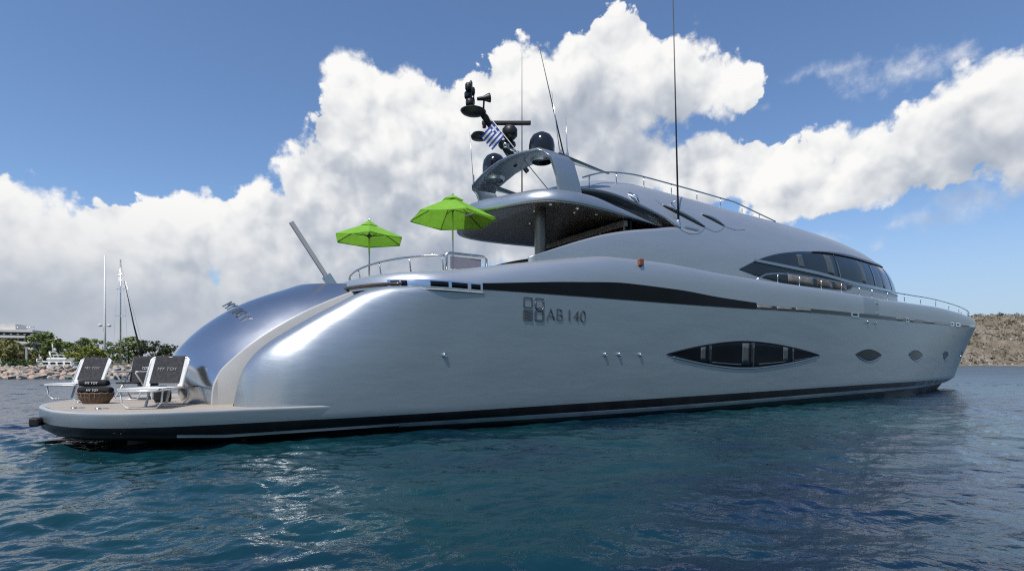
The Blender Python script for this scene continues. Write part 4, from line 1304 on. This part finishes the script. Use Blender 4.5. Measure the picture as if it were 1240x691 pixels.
for s in (-1, 1):
    wg = MB()
    wg.grid([[(11.75 + 2.1 * t, s * (1.78 + .05 * t + wv_ * (.20 * (1 - t) + .05)), 7.675 - .17 * t + dz) for wv_, dz in ((-1, 0), (0, .03), (1, 0), (0, -.03), (-1, 0))] for t in np.linspace(0, 1, 10)])
    obj('arch_blade', wg, M['silver'], arch)

# ---- mast and aerials
mast = obj('mast', MB().tube([(12.1, .12, 7.8), (11.7, .12, 8.12), (11.0, .12, 8.62), (10.6, .12, 9.0), (10.35, .12, 9.25), (10.0, .12, 9.30)], [.08, .075, .065, .06, .06, .05], 10)
           .tube([(11.5, -.12, 7.8), (11.1, -.12, 8.2), (10.75, -.12, 8.6), (10.4, -.12, 9.1), (10.15, -.12, 9.25)], [.08, .075, .065, .06, .06], 10), M['black'], yacht)
obj('masthead_tray', MB().lathe([(0, -.11), (.16, -.10), (.34, -.03), (.38, .02), (.3, .06), (0, .06)], (10.0, 0, 9.2), 20).move(Matrix.Translation((10, 0, 0)) @ Matrix.Scale(1.05, 4, (1, 0, 0)) @ Matrix.Translation((-10, 0, 0))), M['black'], mast)
lt_ = MB()
for x, y, z, r in ((9.85, -.05, 9.42, .12), (9.83, .0, 9.66, .12), (10.0, .1, 9.55, .1), (9.78, -.1, 9.86, .1), (9.98, .05, 9.84, .1)):
    lt_.lathe([(0, -.11), (r * .8, -.11), (r, -.07), (r, .06), (r * .75, .1), (0, .11)], (x, y, z), 14)
for x, y in ((9.86, -.12), (9.88, .1), (10.02, 0)):
    lt_.tube([(x, y, 9.24), (x, y, 9.95)], .02, 6)
lt_.lathe([(.05, 0), (.05, .32), (.02, .38)], (9.92, 0, 9.75), 12)
obj('navigation_light', lt_, M['black'], mast)
obj('horn', MB().lathe([(.05, -.2), (.07, 0), (.13, .16), (.14, .2), (.1, .2)], (10.28, -.15, 9.62), 14, axis=(.9, -.3, .2)).tube([(10.3, -.1, 9.25), (10.3, -.14, 9.6)], .03), M['black'], mast)
rl = MB().box((11.2, 0, 9.14), (.12, 1.55, .13), Matrix.Rotation(rad(-123), 3, 'Z'), bevel=.03)
rb = obj('radar_scanner', rl, M['black'], mast)
obj('scanner_motor', MB().lathe([(0, -.2), (.16, -.19), (.24, -.1), (.24, .1), (.16, .2), (0, .22)], (11.25, -.12, 8.80), 18), M['black'], rb)
obj('second_scanner', MB().lathe([(0, -.1), (.24, -.09), (.29, -.02), (.27, .06), (.12, .12), (0, .12)], (11.35, .2, 8.55), 18), M['black'], mast)
obj('second_scanner', MB().lathe([(0, -.1), (.24, -.08), (.27, 0), (.2, .08), (0, .1)], (10.35, .25, 8.62), 18), M['black'], mast)
obj('port_light', MB().box((10.45, .1, 8.9), (.1, .1, .12), bevel=.02), M['red'], mast)
obj('camera_bracket', MB().tube([(11.0, -.15, 8.3), (11.5, -.2, 8.22), (11.9, -.1, 8.15)], .04).lathe([(0, -.1), (.09, -.08), (.09, .08), (0, .1)], (11.05, -.2, 8.33), 12, axis=(1, 0, 0)).lathe([(0, -.08), (.08, -.06), (.08, .06), (0, .08)], (11.75, -.2, 8.22), 12, axis=(1, -.4, 0)), M['steel'], mast)
for y, x in ((-1.1, 11.78), (1.15, 11.45)):
    dm = obj('satellite_dome', MB().lathe([(.385, .1), (.40, .14), (.40, .45), (.37, .62), (.28, .76), (.15, .84), (0, .865)], (x, y, 7.72), 28), M['black_gloss'], yacht)
    obj('dome_base', MB().lathe([(.30, -.05), (.34, 0), (.38, .09), (.385, .11)], (x, y, 7.72), 28), M['silver'], dm)
obj('roof_hatch', MB().lathe([(.0, .06), (.3, .05), (.34, 0)], (11.3, .2, 7.85), 20), M['black'], arch)
def whip(p0, p1, r0, r1, name='whip_aerial', material='black', base=True):
    a = obj(name, MB().tube([p0, tuple(p0[i] * .6 + p1[i] * .4 for i in range(3)), p1], [r0, r0 * .75, r1], 6), M[material], yacht)
    if base:
        obj('aerial_base', MB().lathe([(r0 * 2.2, -.02), (r0 * 2.2, .18), (r0 * 1.2, .3)], p0, 10), M['steel'], a)
whip((16.4, -2.44, 5.98), (16.1, -2.44, 14.4), .036, .010)
whip((12.63, -1.2, 7.8), (11.62, -1.2, 11.1), .026, .008)
whip((12.4, -1.25, 7.85), (12.05, -1.25, 9.85), .016, .006, material='steel')
whip((12.67, -1.25, 7.85), (12.6, -1.25, 9.2), .018, .006, material='steel')
whip((12.2, .6, 6.5), (12.2, .6, 11.95), .026, .006, base=False)
whip((10.9, 1.6, 7.6), (10.75, 1.6, 9.3), .014, .006, material='steel')
br = MB()
for z in (6.35, 6.65, 6.95):
    br.tube([(16.38, -2.44, z), (16.5, -house_y(16.5, z), z)], .03, 6)
obj('aerial_bracket', br, M['chrome'], yacht)

# ---- hand rails
def rail(pts, feet, r=.022, name='guard_rail', mats=('steel', 'steel'), rf=.018, closed=False):
    o = obj(name, MB().tube(pts, r, 8, closed=closed), M[mats[0]], yacht)
    for a, b in feet:
        obj('stanchion', MB().tube([a, b], rf, 6), M[mats[1]], o)
    return o
rz_ = crv([(12.9, 7.30), (14.5, 7.58), (16.5, 7.66), (19, 7.62), (22, 7.50), (23.6, 7.40)])
ry_ = crv([(12.9, 1.7), (14.5, 1.5), (17, 1.45), (20, 1.4), (23.6, 1.3)])
def roof_z(x, y):
    s = (1 - (min(y, float(w_h(x)) - .01) / float(w_h(x))) ** NB) ** (1 / NB)
    return ZB + (float(z_r(x)) - ZB) * s
RX_ = np.linspace(12.9, 23.8, 40)
def rh(x): return roof_z(x, float(ry_(x))) + .36 * min(1, (23.9 - x) / 3.0) + .01
for s in (-1, 1):
    rail([(float(x), s * float(ry_(x)), rh(float(x))) for x in RX_],
         [((x, s * float(ry_(x)), roof_z(x, float(ry_(x)))), (x, s * float(ry_(x)), rh(x))) for x in (13.2, 14.5, 15.8, 17.2, 18.6, 20.0, 21.4, 22.6)], .026)
def brail(x):
    return (float(x), -(max(0, plan(x) - float(d_in(x)) - .05)), float(z_sh(x)) + crv([(19.6, .02), (20.3, .30), (22, .42), (36, .44), (43, .46), (46.6, .42), (47.2, .2)])(x))
BX = np.concatenate([np.linspace(19.6, 46.6, 90), [46.9, 47.2]])
pts = [brail(x) for x in BX]
for s in (1, -1):
    rail([(p[0], p[1] * s, p[2]) for p in pts],
         [((x, s * brail(x)[1], float(z_sh(x)) - .02), (x, s * brail(x)[1], brail(x)[2])) for x in (20.9, 22.3, 23.9, 25.6, 27.3, 28.6, 30.4, 32.6, 35.0, 37.6, 40.2, 42.6, 45.0)], .026)
# after deck rail and its little screen
ar_pts = []
for k in range(0, 41):
    a = rad(-100 + k / 40 * 190)
    ar_pts.append((8.1 - 1.95 * max(-.3, math.cos(a)), 2.6 * math.sin(a) * -1, 4.12))
ar_pts = [(8.15 - 1.75 * math.cos(a) ** 1.0, -2.75 * math.sin(a), 4.02 + .12 * math.sin(a)) for a in np.linspace(rad(-75), rad(78), 40)]
rail(ar_pts, [((p[0] + .1, p[1] * .97, 3.6), p) for p in ar_pts[2::6]], .026, 'after_deck_rail')
scr = MB().tube([(7.75, -2.72, 3.66), (7.75, -2.72, 4.16), (7.85, -2.72, 4.2), (8.75, -2.75, 4.2), (8.85, -2.75, 4.14), (8.85, -2.75, 3.86)], .035, 8)
so_ = obj('rail_screen', scr, M['steel'], yacht)
obj('screen_panel', MB().box((8.28, -2.73, 3.98), (.85, .03, .30), bevel=.008), M['perspex'], so_)
# gangway stowed upright on the after deck
gw = MB()
g0, g1 = Vector((5.72, -.45, 3.40)), Vector((4.66, -.45, 4.98))
ax = (g1 - g0).normalized()
rt = ax.to_track_quat('Z', 'Y').to_matrix()
gw.box((g0 + g1) / 2 + ax * .2, (.07, .115, (g1 - g0).length - .35), rt, bevel=.015)
ps = obj('gangway', gw, M['gelcoat'], yacht)
obj('gangway_foot', MB().box(g0 + ax * .22, (.15, .24, .42), rt, bevel=.02).tube([g0 - ax * .05, g0 + ax * .3], .05, 8), M['chrome'], ps)
hr = MB().tube([tuple(dome(t, .42) + Vector((-.05, 0, .08))) for t in np.linspace(.70, 1.0, 24)], .028, 8)
obj('transom_handrail', hr, M['brown_trim'], yacht)
obj('deck_edge_trim', MB().tube([(x + .0, y, 3.30) for (x, y) in [(EX - (EA + .02) * max(0, math.cos(a)) ** EN, -(EB + .01) * math.copysign(abs(math.sin(a)) ** EN, math.sin(a)), ) for a in np.linspace(rad(-62), rad(62), 40)]], .04, 8), M['brown_trim'], yacht)

# ================================================================== THINGS ON THE YACHT
def parasol(lab, loc, h, r, drop, rz, zdeck):
    t = thing('parasol', lab, 'parasol', (loc[0], loc[1], zdeck), rz, 'lime green parasols on the after deck')
    H = h - zdeck
    n = 6
    cn = MB()
    ring = []
    for k in range(n * 4 + 1):
        a = 2 * math.pi * k / (n * 4)
        f = (k % 4) / 4
        sag = math.cos(math.pi / n) / math.cos((f - .5) * 2 * math.pi / n) if False else 1
        c_ = math.cos(math.pi / n) / math.cos(((k % 4) - 2) / 4 * 2 * math.pi / n)
        rr_ = r * (c_ if k % 4 else 1)
        ring.append((a, rr_, .035 * math.sin(math.pi * f)))
    A = []
    for q in np.linspace(.16, 1, 10):
        A.append([(q * rr_ * math.cos(a), q * rr_ * math.sin(a), H - .07 - (drop - .07) * q ** 1.06 - .8 * s * q) for a, rr_, s in ring])
    A.append([(rr_ * math.cos(a) * 1.0, rr_ * math.sin(a) * 1.0, H - drop - .045) for a, rr_, s in ring])
    cn.grid(A, smooth=False)
    c = obj('canopy', cn, M['canopy'], t)
    vt = MB()
    A = [[(q * rr_ * .26 * math.cos(a), q * rr_ * .26 * math.sin(a), H + .015 - .17 * q) for a, rr_, s in ring] for q in np.linspace(.02, 1, 5)]
    obj('vent_cap', vt.grid(A, smooth=False), M['canopy'], c)
    obj('pole', MB().tube([(0, 0, 0), (0, 0, H + .03)], .024, 10).lathe([(.0, .03), (.035, 0), (.02, -.03)], (0, 0, H + .03), 10), M['steel'], t)
    obj('hub', MB().lathe([(.025, -.05), (.05, -.04), (.05, .04), (.025, .05)], (0, 0, H - .42), 12), M['brown_trim'], t)
    for k in range(n):
        a = 2 * math.pi * k / n
        ca, sa = math.cos(a), math.sin(a)
        z = lambda q: H - .09 - (drop - .07) * q ** 1.06
        rb_ = obj('rib', MB().tube([(q * r * ca, q * r * sa, z(q)) for q in (.02, .5, .985)], .013, 5), M['brown_trim'], t)
        obj('strut', MB().tube([(.05 * ca, .05 * sa, H - .42), (.52 * r * ca, .52 * r * sa, z(.52))], .011, 5), M['brown_trim'], rb_)
    obj('foot', MB().lathe([(.22, 0), (.22, .05), (.06, .08), (.05, .3), (.03, .32)], (0, 0, 0), 20), M['steel'], t)
    return t
parasol('smaller looking lime parasol, further aft beside the curved rail', (6.76, 0), 5.42, .98, .50, rad(12), 3.27)
parasol('lime parasol nearest the flybridge overhang, the higher of the two', (9.15, -.3), 6.44, 1.28, .70, rad(20), 3.27)

FLOOR = .669
def lounger(lab, foot, ang_, towel=False, group='sun loungers on the bathing platform'):
    """local: +Y runs from the foot end to the head end"""
    t = thing('sun_lounger', lab, 'sun lounger', (foot[0], foot[1], FLOOR), ang_, group)
    W = .36; L = 1.72; hh = .37; hinge = 1.02
    fm = MB()
    fm.tube([(-W, L * .99, hh), (-W, .06, hh - .02), (-W + .06, 0, hh - .03), (W - .06, 0, hh - .03), (W, .06, hh - .02), (W, L * .99, hh)], .018, 8)
    obj('frame', fm, M['alu'], t)
    def loop(y):
        c_ = .09
        return MB().tube([(-W, y, hh), (-W + .02, y, .12), (-W + c_ + .02, y, .022), (W - c_ - .02, y, .022), (W - .02, y, .12), (W, y, hh)], .017, 8)
    obj('leg', loop(.14), M['alu'], t); obj('leg', loop(1.30), M['alu'], t)
    for sg in (-1, 1):
        obj('strut', MB().box((sg * .18, .78, .19), (.035, .05, .42), Matrix.Rotation(rad(-28), 3, 'X'), bevel=.006), M['alu'], t)
    A = [[(-W + .01 + (2 * W - .02) * i / 8, y, hh + .015 - .02 * math.sin(math.pi * i / 8) * math.sin(math.pi * min(1, y / 1.0))) for i in range(9)] for y in np.linspace(.01, hinge, 14)]
    A2 = [[(p[0], p[1], p[2] - .02) for p in r] for r in A]
    se = MB().grid(A).grid(A2, flip=True)
    for a, b in ((A[0], A2[0]), (A[-1], A2[-1])):
        se.grid([a, b])
    obj('seat', se, M['sling'], t)
    th = rad(61); bl = .69
    dy, dz = math.cos(th), math.sin(th)
    bt = obj('backrest_frame', MB().tube([(-W, hinge - .03, hh), (-W, hinge + dy * (bl - .05), hh + dz * (bl - .05)), (-W + .05, hinge + dy * bl, hh + dz * bl), (W - .05, hinge + dy * bl, hh + dz * bl), (W, hinge + dy * (bl - .05), hh + dz * (bl - .05)), (W, hinge - .03, hh)], .018, 8), M['alu'], t)
    for sg in (-1, 1):
        A = [[(sg * (W - .005 - q * .10), hinge + dy * s_ - .012, hh + dz * s_ + .004) for q in (0, .5, 1)] for s_ in np.linspace(.02, bl - .02, 8)]
        bm_ = MB().grid(A, flip=sg > 0); bm_.grid([[(p[0], p[1] + .016, p[2]) for p in r] for r in A], flip=sg < 0)
        obj('side_strip', bm_, M['sling'], bt)
    bs = MB()
    ww = W - .085
    A = []
    for s_ in np.linspace(.08, bl + .012, 12):
        A.append([(-ww + 2 * ww * i / 10, hinge + dy * s_ - .028 * dz + .012 * math.sin(math.pi * i / 10) , hh + dz * s_ + .028 * dy) for i in range(11)])
    tops = A[-1]
    A.append([(p[0], p[1] + .035, p[2] + .012) for p in tops]); A.append([(p[0], p[1] + .07, p[2] - .005) for p in tops])
    for s_ in np.linspace(bl, .12, 8):
        A.append([(-ww + 2 * ww * i / 10, hinge + dy * s_ + .04, hh + dz * s_ - .01) for i in range(11)])
    bs.grid(A)
    tw = obj('towel_cover', bs, M['grey_cloth'], t)
    R_ = Matrix(((1, 0, 0), (0, dy, -dz), (0, dz, dy))).to_4x4()
    R_.translation = Vector((0, hinge + dy * .40 - .036 * dz, hh + dz * .40 + .036 * dy))
    obj('lettering', text_mb('MY TOY', .10, .004, R_, -.003), M['thread'], tw)
    return t
lounger('sun lounger nearest the silver stern, MY TOY cover facing the water', (1.57, -2.55), rad(-24))
lounger('sun lounger furthest aft, its white foot end over the platform edge', (-.02, 1.75), rad(-27))
# folding armchair with a dark towel, between the loungers
fc = thing('folding_armchair', 'folding armchair with white arms and a black towel, between the two loungers', 'folding chair', (1.42, .95, FLOOR), rad(-38))
for sg in (-1, 1):
    obj('armrest', MB().box((sg * .29, .0, .66), (.07, .52, .035), bevel=.012), M['white'], fc)
    obj('leg', MB().tube([(sg * .28, -.24, .02), (sg * .28, .24, .64)], .016, 8), M['alu'], fc)
    obj('leg', MB().tube([(sg * .25, .24, .02), (sg * .25, -.24, .64)], .016, 8), M['alu'], fc)
obj('stretcher', MB().tube([(-.28, -.24, .03), (.28, -.24, .03)], .014, 8).tube([(-.25, .24, .03), (.25, .24, .03)], .014, 8), M['alu'], fc)
obj('seat', MB().box((0, 0, .40), (.5, .46, .035), bevel=.012), M['dark_cloth'], fc)
bf = obj('backrest_frame', MB().tube([(-.28, .22, .4), (-.28, .36, 1.0), (.28, .36, 1.0), (.28, .22, .4)], .017, 8), M['alu'], fc)
tc_ = MB().grid([[(x, .24 + (z - .4) * .21 - .03 + .01 * math.sin(9 * x), z) for x in np.linspace(-.27, .27, 9)] for z in np.linspace(.42, 1.03, 10)] + [[(x, .46 + .01 * math.sin(8 * x), z) for x in np.linspace(-.27, .27, 9)] for z in np.linspace(1.02, .3, 8)])
ctw = obj('towel', tc_, M['grey_cloth'], fc)
obj('lettering', text_mb('MY TOY', .09, .004, Matrix.Translation((0, .285, .74)) @ Matrix.Rotation(rad(78), 4, 'X')), M['thread'], ctw)
sb_ = thing('sling_bag', 'black bag standing on the teak under the nearest lounger', 'bag', (1.98, -.35, FLOOR))
obj('body', MB().box((0, 0, .14), (.34, .22, .28), bevel=.06), M['dark_cloth'], sb_)
obj('handle', MB().tube([(-.1, 0, .26), (-.07, 0, .36), (.07, 0, .36), (.1, 0, .26)], .012, 6), M['dark_cloth'], sb_)

bsk = thing('wicker_basket', 'oval brown wicker basket on the teak platform holding rolled towels', 'basket', (.78, -.05, FLOOR), rad(-33))
pr = [(.24, 0), (.26, .02), (.31, .12), (.35, .215)]
A = [[(1.0 * r * math.cos(a), .72 * r * math.sin(a), z) for a in np.linspace(0, 2 * math.pi, 33)] for r, z in pr]
A += [[(1.0 * (r - .02) * math.cos(a), .72 * (r - .02) * math.sin(a), z) for a in np.linspace(0, 2 * math.pi, 33)] for r, z in reversed(pr)]
bk_ = MB().grid(A)
bk_.add([(.22 * math.cos(a), .16 * math.sin(a), .015) for a in np.linspace(0, 2 * math.pi, 24, endpoint=False)], [tuple(range(24))], 0, False)
obj('weave', bk_, M['wicker'], bsk)
obj('rim', MB().tube([(.345 * math.cos(a), .25 * math.sin(a), .22 + .008 * math.sin(14 * a)) for a in np.linspace(0, 2 * math.pi, 56, endpoint=False)], .018, 6, closed=True), M['wicker'], bsk)
rw = MB()
for k in range(22):
    a = 2 * math.pi * k / 22
    rw.tube([(.235 * math.cos(a), .17 * math.sin(a), .01), (.318 * math.cos(a + .05), .229 * math.sin(a + .05), .12), (.355 * math.cos(a), .256 * math.sin(a), .21)], .010, 5)
obj('stakes', rw, M['wicker'], bsk)
def towel(lab, loc, rz, L, r):
    t = thing('rolled_towel', lab, 'towel', loc, rz, 'rolled towels in the wicker basket')
    m_ = MB()
    A = []
    for x in np.linspace(-L / 2, L / 2, 12):
        e = 1 - .12 * (abs(x) / (L / 2)) ** 6
        A.append([(x, r * e * math.cos(a) * 1.1, r * e * math.sin(a) * .9 + r) for a in np.linspace(0, 2 * math.pi, 21)])
    m_.grid(A)
    sp_ = []
    for xx in (-L / 2, L / 2):
        m_.add([(xx, r * .88 * math.cos(a) * 1.1, r * .88 * math.sin(a) * .9 + r) for a in np.linspace(0, 2 * math.pi, 20, endpoint=False)], [tuple(range(20))], 0, False)
        m_.tube([(xx + .004 * (1 if xx > 0 else -1), q * .02 * math.cos(q * 2.2) * r / .14, r + q * .016 * math.sin(q * 2.2) * r / .14) for q in np.linspace(.4, 6, 30)], .008, 5)
    o = obj('roll', m_, M['dark_cloth'], t)
    obj('lettering', text_mb('MY TOY', .07, .003, Matrix.Translation((0, -r * 1.12, r * 1.05)) @ Matrix.Rotation(rad(80), 4, 'X')), M['thread'], o)
towel('lower rolled black towel resting on the basket rim', (.78, -.07, FLOOR + .19), rad(-33), .66, .088)
towel('upper rolled black towel lying on the other roll', (.75, .0, FLOOR + .35), rad(-28), .54, .082)

# Greek flag on its halyard
fp0, fp1 = Vector((10.32, -.2, 9.2)), Vector((11.95, -1.2, 6.85))
hy_ = thing('flag_halyard', 'thin white line running from the mast down to the flybridge', 'halyard', tuple(fp0))
obj('line', MB().tube([Vector((0, 0, 0)), (fp1 - fp0) * .5 + Vector((0, 0, -.02)), fp1 - fp0], .014, 6), M['thread'], hy_)
fg = thing('greek_flag', 'blue and white striped Greek flag with a cross hanging from the mast line', 'flag', tuple(fp0 + (fp1 - fp0) * .13))
e1 = (fp1 - fp0).normalized()
NX, NZ = 27, 18
fl_w, fl_h_ = .86, .54
A = []
for j in range(NZ + 1):
    r_ = []
    for i in range(NX + 1):
        u, v_ = i / NX, j / NZ
        hang = Vector((-.62, .15, -.78)).normalized()
        p = e1 * (v_ * fl_h_) + hang * (u * fl_w * .72)
        p += Vector((.25, .9, 0)) * (.05 * math.sin(u * 7 + v_ * 2) * (.3 + u))
        r_.append(p)
    A.append(r_)
def flag_mat(i, j):
    s = i // 2
    if s < 5 and j < 10:
        return 1 if (s == 2 or 4 <= j < 6) else 0
    return 0 if s % 2 == 0 else 1
obj('cloth', MB().grid(A, mfun=flag_mat), [M['flag_blue'], M['flag_white']], fg)
